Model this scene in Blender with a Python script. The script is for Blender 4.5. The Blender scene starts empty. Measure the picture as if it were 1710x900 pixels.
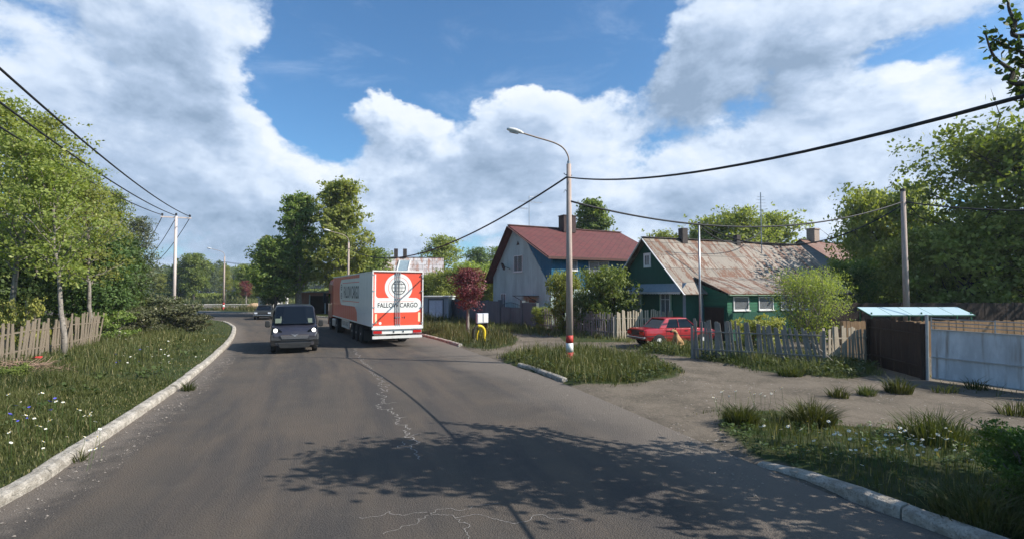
EXPOSURE=0.55; HAZE=True; SKYTINT=(.61,.95,1.18)
import bpy, bmesh, math, random
import numpy as np
from mathutils import Vector, Matrix
S = bpy.context.scene
COL = S.collection
random.seed(7)
PI = math.pi
R = math.radians
# ---------------------------------------------------------------- camera
F = 870.0; CH = 2.8; TH = math.atan(36 / 870.0)
def ray(u, v):
    x = (u - 855) / F; y = (450 - v) / F
    return Vector((x, math.cos(TH) - y * math.sin(TH), math.sin(TH) + y * math.cos(TH)))
def G(u, v, z=0.0):
    r = ray(u, v); t = (z - CH) / r.z
    return Vector((r.x * t, r.y * t, z))
def at(u, v, Y):
    r = ray(u, v); t = Y / r.y
    return Vector((r.x * t, Y, CH + r.z * t))
cam = bpy.data.cameras.new('camera'); co = bpy.data.objects.new('camera', cam); COL.objects.link(co)
cam.sensor_width = 36; cam.lens = 36 * F / 1710; cam.clip_start = .05; cam.clip_end = 6000
co.location = (0, 0, CH); co.rotation_euler = (PI / 2 + TH, 0, 0)
S.camera = co
S.view_settings.view_transform = 'Standard'; S.view_settings.look = 'None'
S.view_settings.gamma = 1; S.view_settings.exposure = EXPOSURE if 'EXPOSURE' in globals() else 0.0
# ---------------------------------------------------------------- sun
SUN_EL = R(38); SD = Vector((.978, -.207, 0)).normalized() * math.cos(SUN_EL) + Vector((0, 0, math.sin(SUN_EL)))
sl = bpy.data.lights.new('sun', 'SUN'); sl.energy = 5.0; sl.angle = R(.28); sl.color = (1, .945, .86)
so = bpy.data.objects.new('sun', sl); COL.objects.link(so); so.rotation_euler = SD.to_track_quat('Z', 'Y').to_euler()
so.location = (30, -10, 40)
# ---------------------------------------------------------------- tagging
def tag(o, label=None, cat=None, group=None, kind=None):
    if label: o['label'] = label
    if cat: o['category'] = cat
    if group: o['group'] = group
    if kind: o['kind'] = kind
    return o
def thing(name, label, cat, loc=(0, 0, 0), rz=0, group=None):
    o = bpy.data.objects.new(name, None); COL.objects.link(o)
    o.location = loc; o.rotation_euler = (0, 0, rz); o.empty_display_size = .2
    return tag(o, label, cat, group)
def copy_tree(o, parent=None):
    c = o.copy(); COL.objects.link(c); c.parent = parent
    for ch in list(o.children): copy_tree(ch, c)
    return c
# ---------------------------------------------------------------- materials
def rgb(c): return (c[0], c[1], c[2], 1)
class NT:
    def __init__(s, name):
        s.m = bpy.data.materials.new(name); s.m.use_nodes = True; s.t = s.m.node_tree; s.t.nodes.clear()
        s.out = s.n('ShaderNodeOutputMaterial')
    def n(s, typ, **k):
        nd = s.t.nodes.new(typ)
        for a, b in k.items(): setattr(nd, a, b)
        return nd
    def l(s, a, b): s.t.links.new(a, b)
    def setin(s, sock, v):
        if hasattr(v, 'links') or isinstance(v, bpy.types.NodeSocket): s.l(v, sock)
        elif isinstance(v, (tuple, list)) and len(v) == 3 and sock.type == 'RGBA': sock.default_value = rgb(v)
        else: sock.default_value = v
    def mix(s, f, a, b, mode='MIX'):
        nd = s.n('ShaderNodeMix', data_type='RGBA', blend_type=mode)
        s.setin(nd.inputs[0], f); s.setin(nd.inputs[6], a); s.setin(nd.inputs[7], b); return nd.outputs[2]
    def math(s, op, a, b=0.0, clamp=False):
        nd = s.n('ShaderNodeMath', operation=op, use_clamp=clamp)
        s.setin(nd.inputs[0], a); s.setin(nd.inputs[1], b); return nd.outputs[0]
    def ramp(s, f, a, b, smooth=True):
        nd = s.n('ShaderNodeMapRange', interpolation_type='SMOOTHSTEP' if smooth else 'LINEAR')
        s.setin(nd.inputs[0], f); nd.inputs[1].default_value = a; nd.inputs[2].default_value = b; return nd.outputs[0]
    def coord(s, kind='Object', scale=(1, 1, 1), rot=(0, 0, 0)):
        if kind == 'UV': o = s.n('ShaderNodeUVMap').outputs[0]
        else: o = s.n('ShaderNodeTexCoord').outputs[kind]
        mp = s.n('ShaderNodeMapping'); s.l(o, mp.inputs[0]); mp.inputs[3].default_value = scale; mp.inputs[2].default_value = rot
        return mp.outputs[0]
    def noise(s, vec, scale, detail=4, rough=.55, dist=0):
        nd = s.n('ShaderNodeTexNoise'); s.l(vec, nd.inputs['Vector'])
        nd.inputs['Scale'].default_value = scale; nd.inputs['Detail'].default_value = detail
        nd.inputs['Roughness'].default_value = rough; nd.inputs['Distortion'].default_value = dist
        return nd.outputs[0]
    def bsdf(s, col, rough=.7, metal=0, spec=.5, bump=None, bstr=.3, bdist=.02, **k):
        p = s.n('ShaderNodeBsdfPrincipled')
        s.setin(p.inputs['Base Color'], col); s.setin(p.inputs['Roughness'], rough); p.inputs['Metallic'].default_value = metal
        p.inputs['Specular IOR Level'].default_value = spec
        for a, b in k.items(): s.setin(p.inputs[a], b)
        if bump is not None:
            bn = s.n('ShaderNodeBump'); bn.inputs['Strength'].default_value = bstr; bn.inputs['Distance'].default_value = bdist
            s.l(bump, bn.inputs['Height']); s.l(bn.outputs[0], p.inputs['Normal'])
        s.l(p.outputs[0], s.out.inputs[0]); return p
def simple(name, c1, c2=None, scale=6, rough=.7, metal=0, bstr=.15, spec=.4, stretch=(1, 1, 1), **k):
    t = NT(name); c2 = c2 or tuple(x * .8 for x in c1)
    v = t.coord('Object', stretch); n = t.noise(v, scale, 6, .6)
    f = t.ramp(n, .35, .65); fine = t.noise(v, scale * 7, 3)
    col = t.mix(f, c1, c2)
    col = t.mix(.35, col, t.mix(fine, tuple(x * .6 for x in c1), tuple(min(1, x * 1.35) for x in c1)))
    t.bsdf(col, rough, metal, spec, fine, bstr, .01, **k)
    return t.m
def planks(name, c1, c2, w=.12, vertical=True, rough=.75, gap=.07, grain=1.0, bstr=.6, dirt=None):
    """boards of width w laid in the surface's own metric UV"""
    t = NT(name); uv = t.coord('UV')
    sx = t.n('ShaderNodeSeparateXYZ'); t.l(uv, sx.inputs[0])
    a, b = (sx.outputs[0], sx.outputs[1]) if vertical else (sx.outputs[1], sx.outputs[0])
    q = t.math('DIVIDE', a, w); fl = t.math('FLOOR', q); fr = t.math('FRACT', q)
    wn = t.n('ShaderNodeTexWhiteNoise', noise_dimensions='1D'); t.l(fl, wn.inputs['W'])
    cb = t.n('ShaderNodeCombineXYZ'); t.l(a, cb.inputs[0]); t.l(b, cb.inputs[1]); t.l(fl, cb.inputs[2])
    mp = t.n('ShaderNodeMapping'); t.l(cb.outputs[0], mp.inputs[0]); mp.inputs[3].default_value = (14, 1.2, 1.7)
    g = t.noise(mp.outputs[0], 2.2, 6, .65)
    col = t.mix(t.ramp(g, .3, .7), c1, c2)
    col = t.mix(t.math('MULTIPLY', wn.outputs[0], .55 * grain), col, tuple(x * .62 for x in c1))
    if dirt:
        col = t.mix(t.math('MULTIPLY', t.ramp(t.noise(uv, .9, 5, .6), .45, .75), .6), col, dirt)
    e = t.math('MINIMUM', fr, t.math('SUBTRACT', 1, fr)); edge = t.ramp(e, 0, gap)
    col = t.mix(t.math('MULTIPLY', t.math('SUBTRACT', 1, edge), .75), col, tuple(x * .2 for x in c1))
    h = t.math('ADD', edge, t.math('MULTIPLY', g, .25))
    if not vertical: h = t.math('ADD', h, t.math('MULTIPLY', fr, -1.0))
    t.bsdf(col, rough, 0, .3, h, bstr, .02)
    return t.m
def flat(name, c, rough=.5, metal=0, spec=.5, **k):
    t = NT(name); v = t.coord('Object'); n = t.noise(v, 9, 4)
    t.bsdf(t.mix(n, tuple(x * .88 for x in c), tuple(min(1, x * 1.1) for x in c)), t.math('ADD', t.math('MULTIPLY', n, .15), rough - .07), metal, spec, **k)
    return t.m
def leafmat(name, c1, c2, c3=None, trans=.35):
    t = NT(name); at_ = t.n('ShaderNodeAttribute', attribute_name='tint')
    oi = t.n('ShaderNodeObjectInfo')
    f = at_.outputs['Fac']
    col = t.mix(f, c1, c2)
    if c3:
        col = t.mix(t.ramp(f, .86, .97), col, c3)
    hs = t.n('ShaderNodeHueSaturation'); t.l(col, hs.inputs['Color'])
    t.l(t.math('ADD', t.math('MULTIPLY', oi.outputs['Random'], .3), .85), hs.inputs['Value'])
    t.l(t.math('ADD', t.math('MULTIPLY', oi.outputs['Random'], .03), .485), hs.inputs['Hue'])
    p = t.n('ShaderNodeBsdfPrincipled'); t.l(hs.outputs[0], p.inputs['Base Color']); p.inputs['Roughness'].default_value = .55
    p.inputs['Specular IOR Level'].default_value = .35
    tr = t.n('ShaderNodeBsdfTranslucent'); t.l(t.mix(1, hs.outputs[0], (1.0, 1.0, .45), 'MULTIPLY'), tr.inputs[0])
    ms = t.n('ShaderNodeMixShader'); ms.inputs[0].default_value = trans
    t.l(p.outputs[0], ms.inputs[1]); t.l(tr.outputs[0], ms.inputs[2]); t.l(ms.outputs[0], t.out.inputs[0])
    return t.m
M = {}
# ---------------------------------------------------------------- mesh builder
class MB:
    def __init__(s): s.v = []; s.f = []
    def add(s, vs, fs):
        k = len(s.v); s.v += [tuple(p) for p in vs]; s.f += [tuple(i + k for i in f) for f in fs]; return s
    def box(s, c, d, rot=None, taper=1.0):
        hx, hy, hz = d[0] / 2, d[1] / 2, d[2] / 2; vs = []
        for z in (-hz, hz):
            k = taper if z > 0 else 1
            for x, y in ((-hx, -hy), (hx, -hy), (hx, hy), (-hx, hy)):
                p = Vector((x * k, y * k, z))
                if rot is not None: p = rot @ p
                vs.append(p + Vector(c))
        return s.add(vs, [(3, 2, 1, 0), (4, 5, 6, 7), (0, 1, 5, 4), (1, 2, 6, 5), (2, 3, 7, 6), (3, 0, 4, 7)])
    def bar(s, p0, p1, w, h, up=(0, 0, 1)):
        p0, p1 = Vector(p0), Vector(p1); d = (p1 - p0)
        z = d.normalized(); x = Vector(up).cross(z)
        if x.length < 1e-4: x = Vector((1, 0, 0)).cross(z)
        x.normalize(); y = z.cross(x)
        return s.box((p0 + p1) / 2, (w, h, d.length), Matrix((x, y, z)).transposed())
    def tube(s, pts, r, n=8, cap=True):
        pts = [Vector(p) for p in pts]; rs = r if isinstance(r, (list, tuple)) else [r] * len(pts)
        k = len(s.v); prev = None
        for i, p in enumerate(pts):
            d = (pts[min(i + 1, len(pts) - 1)] - pts[max(i - 1, 0)]).normalized()
            if prev is None: x = d.orthogonal().normalized()
            else: x = (prev - d * prev.dot(d)); x = x.normalized() if x.length > 1e-5 else d.orthogonal().normalized()
            prev = x; y = d.cross(x)
            for j in range(n):
                a = 2 * PI * j / n; s.v.append(tuple(p + (x * math.cos(a) + y * math.sin(a)) * rs[i]))
        for i in range(len(pts) - 1):
            for j in range(n):
                a = k + i * n + j; b = k + i * n + (j + 1) % n; s.f.append((a, b, b + n, a + n))
        if cap:
            s.f.append(tuple(k + j for j in reversed(range(n)))); s.f.append(tuple(k + (len(pts) - 1) * n + j for j in range(n)))
        return s
    def prism(s, poly, a, b):
        """polygon of 3D points extruded from offset a to offset b (vectors)"""
        n = len(poly); P = [Vector(p) for p in poly]; a, b = Vector(a), Vector(b)
        vs = [p + a for p in P] + [p + b for p in P]
        fs = [tuple(range(n))[::-1], tuple(range(n, 2 * n))] + [(i, (i + 1) % n, n + (i + 1) % n, n + i) for i in range(n)]
        return s.add(vs, fs)
    def lathe(s, prof, n=16, c=(0, 0, 0), axis='z'):
        k = len(s.v)
        for r, z in prof:
            for j in range(n):
                a = 2 * PI * j / n; p = (r * math.cos(a), r * math.sin(a), z)
                if axis == 'x': p = (p[2], p[0], p[1])
                if axis == 'y': p = (p[0], p[2], p[1])
                s.v.append((p[0] + c[0], p[1] + c[1], p[2] + c[2]))
        for i in range(len(prof) - 1):
            for j in range(n):
                a = k + i * n + j; b = k + i * n + (j + 1) % n; s.f.append((a, b, b + n, a + n))
        s.f.append(tuple(k + j for j in reversed(range(n)))); s.f.append(tuple(k + (len(prof) - 1) * n + j for j in range(n)))
        return s
    def loft(s, secs):
        k = len(s.v); n = len(secs[0])
        for sec in secs: s.v += [tuple(p) for p in sec]
        for i in range(len(secs) - 1):
            for j in range(n):
                a = k + i * n + j; b = k + i * n + (j + 1) % n; s.f.append((a, b, b + n, a + n))
        s.f.append(tuple(k + j for j in reversed(range(n)))); s.f.append(tuple(k + (len(secs) - 1) * n + j for j in range(n)))
        return s
    def build(s, name, mat, parent=None, origin=(0, 0, 0), bevel=0, smooth=False, subsurf=0, fix=True):
        me = bpy.data.meshes.new(name)
        o_ = Vector(origin)
        me.from_pydata([(p[0] - o_[0], p[1] - o_[1], p[2] - o_[2]) for p in s.v], [], s.f)
        if fix:
            bm = bmesh.new(); bm.from_mesh(me); bmesh.ops.recalc_face_normals(bm, faces=bm.faces); bm.to_mesh(me); bm.free()
        uvl = me.uv_layers.new(name='UVMap')
        for p in me.polygons:
            nn = p.normal
            tt = Vector((0, 0, 1)).cross(nn)
            tt = tt.normalized() if tt.length > .05 else Vector((1, 0, 0))
            bb = nn.cross(tt)
            for li in p.loop_indices:
                c = me.vertices[me.loops[li].vertex_index].co
                uvl.data[li].uv = (c.dot(tt), c.dot(bb))
        if smooth:
            for p in me.polygons: p.use_smooth = True
        me.materials.append(mat)
        ob = bpy.data.objects.new(name, me); COL.objects.link(ob)
        if parent is not None: ob.parent = parent
        else: ob.location = origin
        if bevel:
            m = ob.modifiers.new('bevel', 'BEVEL'); m.width = bevel; m.segments = 2; m.limit_method = 'ANGLE'; m.angle_limit = R(40)
        if subsurf:
            m = ob.modifiers.new('sub', 'SUBSURF'); m.levels = subsurf; m.render_levels = subsurf
        if smooth and not subsurf:
            m = ob.modifiers.new('ws', 'WEIGHTED_NORMAL') if False else None
        return ob
def arr_mesh(name, verts, k, mat, tint=None, parent=None, faces=None, loc=(0, 0, 0), smooth=False):
    """verts (N*k,3) numpy, k verts per quad/tri face unless an explicit faces array (n,k) is given"""
    me = bpy.data.meshes.new(name); nv = len(verts)
    me.vertices.add(nv); me.vertices.foreach_set('co', verts.astype(np.float32).ravel())
    if faces is None: faces = np.arange(nv).reshape(-1, k)
    nf, kk = faces.shape
    me.loops.add(nf * kk); me.loops.foreach_set('vertex_index', faces.astype(np.int32).ravel())
    me.polygons.add(nf); me.polygons.foreach_set('loop_start', (np.arange(nf) * kk).astype(np.int32))
    if tint is not None:
        a = me.attributes.new('tint', 'FLOAT', 'POINT'); a.data.foreach_set('value', tint.astype(np.float32).ravel())
    me.materials.append(mat); me.update(); me.validate()
    if smooth: me.polygons.foreach_set('use_smooth', np.ones(nf, bool))
    ob = bpy.data.objects.new(name, me); COL.objects.link(ob)
    if parent is not None: ob.parent = parent
    else: ob.location = loc
    return ob
def text(name, s, size, mat, parent, mtx, width=None, height=None, thick=.003, bold=0):
    cu = bpy.data.curves.new('t', 'FONT'); cu.body = s; cu.size = 1; cu.extrude = 0; cu.offset = bold
    cu.align_x = 'CENTER'; cu.align_y = 'CENTER'
    ob = bpy.data.objects.new('t', cu); COL.objects.link(ob)
    bpy.context.view_layer.update()
    me = bpy.data.meshes.new_from_object(ob.evaluated_get(bpy.context.evaluated_depsgraph_get()))
    bpy.data.objects.remove(ob)
    xs = [v.co.x for v in me.vertices]; ys = [v.co.y for v in me.vertices]
    sx = (width / (max(xs) - min(xs))) if width else size; sy = (height / (max(ys) - min(ys))) if height else sx
    cx, cy = (max(xs) + min(xs)) / 2, (max(ys) + min(ys)) / 2
    for v in me.vertices: v.co = mtx @ Vector(((v.co.x - cx) * sx, (v.co.y - cy) * sy, 0))
    me.materials.clear(); me.materials.append(mat)
    o = bpy.data.objects.new(name, me); COL.objects.link(o); o.parent = parent
    return o
def catenary(a, b, sag, n=24):
    a, b = Vector(a), Vector(b)
    return [a.lerp(b, i / n) - Vector((0, 0, 4 * sag * (i / n) * (1 - i / n))) for i in range(n + 1)]
def inpoly(x, y, poly):
    if x.size < 80:
        L = np.array([q[:2] for q in poly], float); M1 = np.roll(L, -1, 0); xx = x.reshape(-1, 1); yy = y.reshape(-1, 1)
        return ((((L[:, 1] > yy) != (M1[:, 1] > yy)) & (xx < (M1[:, 0] - L[:, 0]) * (yy - L[:, 1]) / (M1[:, 1] - L[:, 1] + 1e-12) + L[:, 0])).sum(1) % 2 == 1).reshape(x.shape)
    ins = np.zeros(x.shape, bool); n = len(poly)
    for i in range(n):
        x0, y0 = poly[i][:2]; x1, y1 = poly[(i + 1) % n][:2]
        c = ((y0 > y) != (y1 > y)) & (x < (x1 - x0) * (y - y0) / (y1 - y0 + 1e-12) + x0); ins ^= c
    return ins
def pdist(x, y, line, closed=False):
    if x.size < 80:
        L = np.array([q[:2] for q in line], float); A0 = L if closed else L[:-1]; A1 = np.roll(L, -1, 0) if closed else L[1:]
        D = A1 - A0; P = np.stack([x, y], -1).reshape(-1, 1, 2); t = np.clip(((P - A0) * D).sum(-1) / ((D * D).sum(-1) + 1e-12), 0, 1)
        return np.hypot(*np.moveaxis(P - A0 - t[..., None] * D, -1, 0)).min(1).reshape(x.shape)
    d = np.full(x.shape, 1e9); n = len(line)
    for i in range(n if closed else n - 1):
        x0, y0 = line[i][:2]; x1, y1 = line[(i + 1) % n][:2]
        dx, dy = x1 - x0, y1 - y0; t = np.clip(((x - x0) * dx + (y - y0) * dy) / (dx * dx + dy * dy + 1e-12), 0, 1)
        d = np.minimum(d, np.hypot(x - x0 - t * dx, y - y0 - t * dy))
    return d
def sstep(x, a, b):
    t = np.clip((x - a) / (b - a), 0, 1); return t * t * (3 - 2 * t)
_rng0 = np.random.default_rng(3); _lat = _rng0.random((256, 256))
def vnoise(x, y, s=1.0):
    x = x * s + 1000.3; y = y * s + 1000.7; xi = np.floor(x).astype(int); yi = np.floor(y).astype(int); fx = x - xi; fy = y - yi
    fx = fx * fx * (3 - 2 * fx); fy = fy * fy * (3 - 2 * fy)
    g = lambda a, b: _lat[a % 256, b % 256]
    return (g(xi, yi) * (1 - fx) + g(xi + 1, yi) * fx) * (1 - fy) + (g(xi, yi + 1) * (1 - fx) + g(xi + 1, yi + 1) * fx) * fy
def fbm(x, y, s=1.0, o=4):
    r = 0; a = .5
    for i in range(o): r = r + a * vnoise(x + 17 * i, y - 9 * i, s * 2 ** i); a *= .5
    return r / (1 - .5 ** o)
def catmull(P, n=6):
    out = []
    P = [Vector(p) for p in P]
    for i in range(len(P) - 1):
        a = P[max(i - 1, 0)]; b = P[i]; c = P[i + 1]; d = P[min(i + 2, len(P) - 1)]
        for k in range(n):
            t = k / n
            out.append(.5 * ((2 * b) + (c - a) * t + (2 * a - 5 * b + 4 * c - d) * t * t + (3 * b - a - 3 * c + d) * t ** 3))
    out.append(P[-1]); return out
# ================================================================ SETTING
Lp = [(-3.8, -40), (-4.3, -12), (-5.35, 0), (-6.58, 6.69), (-7.34, 9.06), (-9.47, 14.85), (-12.2, 21.5), (-15.2, 28.3), (-18.5, 35), (-22.4, 42), (-28.4, 50), (-37, 55.8), (-50, 59.5), (-80, 63), (-140, 66)]
Rp = [(9.3, -40), (8.3, -12), (7.3, 0), (5.04, 5.88), (3.97, 8.43), (1.75, 15.4), (.22, 19.3), (-1.6, 23.6), (-2.74, 26.5), (-4.9, 31.3), (-9.5, 40.5), (-15, 49.5), (-22.4, 58), (-31.5, 65), (-48, 72.2), (-80, 77), (-140, 82)]
LE = catmull([(x, y, 0) for x, y in Lp], 5); RE = catmull([(x, y, 0) for x, y in Rp], 5)
road_poly = [p[:2] for p in LE] + [p[:2] for p in reversed(RE)]
far_poly = [(-140, 86), (-62, 84), (-44, 88), (-20, 100), (-20, 113), (-50, 104), (-140, 100)]
conn_poly = [(-62, 84.5), (-49, 73), (-80, 76), (-85, 85)]
islA = [G(828, 603), G(850, 590), G(905, 586), G(1000, 588), G(1075, 597), G(1140, 622), G(1130, 634), G(1040, 643), G(960, 643), G(938, 639), G(866, 612)]
islB = [G(640, 545), G(735, 568), G(766, 578), G(812, 586), G(862, 578), G(868, 566), G(830, 557), G(780, 552), G(720, 545), G(690, 538)]
verC = [G(1265, 775), G(1225, 755), G(1195, 715), G(1190, 690), G(1300, 686), G(1330, 700), G(1420, 712), G(1560, 716), G(1710, 728), (16, 7), (18, -10), (9, -14), (7.5, 0), G(1600, 900), G(1440, 838), G(1330, 795)]
tufD = [G(1060, 590), G(1160, 600), G(1250, 618), G(1400, 636), G(1470, 630), G(1465, 612), G(1300, 590), G(1150, 575), G(1080, 575)]
def masks(x, y):
    """signed distance outside the road, grass amount"""
    inr = inpoly(x, y, road_poly); d = np.minimum(pdist(x, y, LE), pdist(x, y, RE)); d = np.where(inr, -d, d)
    inf = inpoly(x, y, far_poly) | inpoly(x, y, conn_poly); d2 = np.where(inf, -1.0, 1.0) * pdist(x, y, far_poly, True); d2 = np.where(inf, -np.abs(d2), d2)
    d = np.minimum(d, d2)
    w = (fbm(x, y, .9) - .5) * 1.6
    g = np.zeros_like(x)
    left = inpoly(x, y, [(-400, -60)] + [p[:2] for p in LE] + [(-400, 66)]); g = np.maximum(g, left * 1.0)
    for P in (islA, islB, verC, tufD):
        s = np.where(inpoly(x, y, P), 1, -1) * pdist(x, y, P, True); g = np.maximum(g, sstep(s + w * .35, -.15, .35))
    far = (y > 52) | ((x > 3) & (y > 28 + .0 * x)) | (x > 20) | (y > 36 + 0 * x) ; g = np.maximum(g, far * sstep(fbm(x, y, .25), .3, .5))
    g = g * (d > .05)
    return d, g, left
def zground(x, y):
    x = np.asarray(x, float); y = np.asarray(y, float); d, g, left = masks(x, y)
    out = np.where(left, .11, .02 + .07 * g * sstep(d, 0, .6))
    base = -.05 + (out + .05) * sstep(d, 0, .32)
    base += np.where(d > .3, (fbm(x, y, .5) - .5) * .10 + (fbm(x, y, 2.5) - .5) * .035, 0) * sstep(d, .3, 1.5)
    base += left * sstep(d, 1, 9) * .18
    return base
def axis(lo, hi, step, a, b):
    m = list(np.arange(lo, hi + 1e-6, step)); s = step; q = hi
    while q < b: s *= 1.35; q += s; m.append(q)
    s = step; q = lo
    while q > a: s *= 1.35; q -= s; m.insert(0, q)
    return np.array(m)
gx = axis(-45, 24, .32, -420, 420); gy = axis(2, 72, .32, -60, 420)
X, Y = np.meshgrid(gx, gy); nx, ny = len(gx), len(gy)
Xr, Yr = X.ravel(), Y.ravel()
Zr = zground(Xr, Yr); dd, gg, _l = masks(Xr, Yr)
I = np.arange(nx * ny).reshape(ny, nx)
faces = np.stack([I[:-1, :-1], I[:-1, 1:], I[1:, 1:], I[1:, :-1]], -1).reshape(-1, 4)
t = NT('earth_and_turf'); v = t.coord('Object'); ga = t.n('ShaderNodeAttribute', attribute_name='tint').outputs['Fac']
n1 = t.noise(t.coord('Object', (1, 1, 1), (0, 0, R(24))), .7, 7, .62); n2 = t.noise(v, 9, 6, .7); n3 = t.noise(v, 60, 4, .7); n4 = t.noise(v, 2.2, 5, .6)
dirt = t.mix(t.ramp(n1, .35, .65), (.175, .144, .110), (.105, .088, .066))
dirt = t.mix(t.ramp(n2, .45, .75), dirt, (.21, .172, .132)); dirt = t.mix(t.math('MULTIPLY', t.ramp(n3, .5, .8), .6), dirt, (.10, .085, .07))
turf = t.mix(t.ramp(n4, .35, .65), (.030, .050, .014), (.055, .060, .022)); turf = t.mix(t.ramp(n2, .5, .8), turf, (.07, .058, .035))
gm = t.ramp(t.math('ADD', ga, t.math('MULTIPLY', t.math('SUBTRACT', n2, .5), .7)), .35, .7)
hgt = t.math('ADD', t.math('MULTIPLY', n2, .6), t.math('MULTIPLY', n3, .35))
t.bsdf(t.mix(gm, dirt, turf), .95, 0, .15, hgt, .9, .05); M['earth'] = t.m
ground = arr_mesh('ground', np.stack([Xr, Yr, Zr], 1), 4, M['earth'], gg, faces=faces, smooth=True); tag(ground, kind='structure')
# ---- asphalt road: strip with across / along UV
t = NT('asphalt'); uv = t.coord('UV'); v = t.coord('Object')
sx = t.n('ShaderNodeSeparateXYZ'); t.l(uv, sx.inputs[0]); U = sx.outputs[0]
big = t.noise(v, .35, 6, .6); mid = t.noise(v, 2.6, 6, .65); fine = t.noise(v, 60, 5, .78); grit = t.noise(v, 150, 2, .6)
mpu = t.n('ShaderNodeMapping'); t.l(uv, mpu.inputs[0]); mpu.inputs[3].default_value = (9, .10, 1)
streak = t.noise(mpu.outputs[0], 1.3, 5, .6)
base = t.mix(t.ramp(big, .35, .68), (.066, .055, .044), (.100, .076, .055))
base = t.mix(t.math('MULTIPLY', t.ramp(streak, .42, .62), .9), base, (.047, .041, .037))
mp2 = t.n('ShaderNodeMapping'); t.l(uv, mp2.inputs[0]); mp2.inputs[3].default_value = (6, .06, 1); mp2.inputs[1].default_value = (3.3, 7, 0)
streak2 = t.noise(mp2.outputs[0], 1.6, 4, .55); base = t.mix(t.math('MULTIPLY', t.ramp(streak2, .48, .68), .55), base, (.118, .088, .062))
base = t.mix(t.math('MULTIPLY', t.ramp(mid, .5, .75), .35), base, (.105, .088, .072))
base = t.mix(t.math('MULTIPLY', t.ramp(fine, .45, .75), .7), base, (.125, .11, .098))
base = t.mix(t.math('MULTIPLY', t.ramp(grit, .6, .85), .5), base, (.24, .22, .2))
edge = t.math('MINIMUM', U, t.math('SUBTRACT', 1, U))
dustm = t.math('MULTIPLY', t.ramp(t.math('SUBTRACT', t.math('MULTIPLY', mid, .16), edge), .0, .075), .75)
base = t.mix(dustm, base, (.17, .14, .112))
rtd = t.math('MULTIPLY', t.ramp(t.math('ADD', U, t.math('MULTIPLY', big, .35)), .93, 1.12), .8)
base = t.mix(rtd, base, (.155, .130, .105))
vor = t.n('ShaderNodeTexVoronoi'); t.l(v, vor.inputs[0]); vor.inputs['Scale'].default_value = 44
hh = t.math('ADD', t.math('MULTIPLY', fine, 1.0), t.math('MULTIPLY', vor.outputs[0], .8))
t.bsdf(base, t.math('ADD', .72, t.math('MULTIPLY', fine, .2)), 0, .35, hh, 1.0, .017); M['asphalt'] = t.m
def resample(P, n):
    P = [Vector(p) for p in P]; L = [0]
    for i in range(1, len(P)): L.append(L[-1] + (P[i] - P[i - 1]).length)
    out = []; j = 0
    for k in range(n):
        s = L[-1] * k / (n - 1)
        while j < len(P) - 2 and L[j + 1] < s: j += 1
        out.append(P[j].lerp(P[j + 1], (s - L[j]) / max(1e-9, L[j + 1] - L[j])))
    return out
# stations pair the two edges by control points so the strip follows the bend
pairs = [(Lp[min(i, len(Lp) - 1)], None) for i in range(len(Lp))]
RS = resample(RE, 400); st = []; rr = []; cur = 0
for p in LE:
    best = min(range(cur, len(RS)), key=lambda k: (RS[k] - p).length + .0005 * k) if True else 0
    cur = max(cur, best); rr.append(RS[cur])
rr[-1] = RE[-1]
NU = 24; vs = []; uvs = []; al = 0
for i, (a, b) in enumerate(zip(LE, rr)):
    if i: al += (a - LE[i - 1]).length
    for k in range(NU + 1):
        q = k / NU; p = a.lerp(b, q); jit = 0
        vs.append((p.x, p.y, .012 - .03 * abs(q - .5) ** 2)); uvs.append((q, al))
fs = []
for i in range(len(LE) - 1):
    for k in range(NU): a = i * (NU + 1) + k; fs.append((a, a + 1, a + NU + 2, a + NU + 1))
me = bpy.data.meshes.new('road'); me.from_pydata(vs, [], fs); ul = me.uv_layers.new(name='UVMap')
for lp in me.loops: ul.data[lp.index].uv = uvs[lp.vertex_index]
me.materials.append(M['asphalt']); road = bpy.data.objects.new('road', me); COL.objects.link(road); tag(road, kind='structure')
for nm, P in (('side_road', far_poly), ('junction_apron', conn_poly)):
    zz = .004 if nm == 'side_road' else .0
    o = MB().add([(p[0], p[1], zz) for p in P], [tuple(range(len(P)))]).build(nm, M['asphalt'], fix=False); tag(o, kind='structure')
# ---- cracks in the road: thin pale ribbons
M['crack'] = simple('crack_fill', (.34, .31, .28), (.2, .18, .16), 30, .9)
def ribbon(mb, pts, w, z=.017):
    for i in range(len(pts) - 1):
        a, b = Vector(pts[i]), Vector(pts[i + 1]); d = (b - a)
        if d.length < 1e-5: continue
        n = Vector((-d.y, d.x, 0)).normalized(); w0 = w * random.uniform(.35, 1.1); w1 = w * random.uniform(.35, 1.1)
        e = d.normalized() * .004
        mb.add([a - n * w0 - e + Vector((0, 0, z)), a + n * w0 - e + Vector((0, 0, z)), b + n * w1 + e + Vector((0, 0, z)), b - n * w1 + e + Vector((0, 0, z))], [(0, 3, 2, 1)])
def jag(P, n, amp):
    out = [Vector(p) for p in P]
    for _ in range(n):
        q = []
        for i in range(len(out) - 1):
            a, b = out[i], out[i + 1]; d = b - a
            m = (a + b) / 2 + Vector((-d.y, d.x, 0)) * random.uniform(-amp, amp); q += [a, m]
        out = q + [out[-1]]
    return out
mb = MB()
main = [G(592, 583), G(612, 612), G(640, 645), G(644, 680), G(668, 712), G(690, 745), G(703, 768)]
mj = resample(catmull(main, 4), 190); _o = 0
for _i in range(1, len(mj)):
    _o = _o * .72 + random.gauss(0, .055); mj[_i] = mj[_i] + Vector((_o, random.gauss(0, .03), 0))
mj = jag(mj, 1, .5); ribbon(mb, mj, .013)
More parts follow.
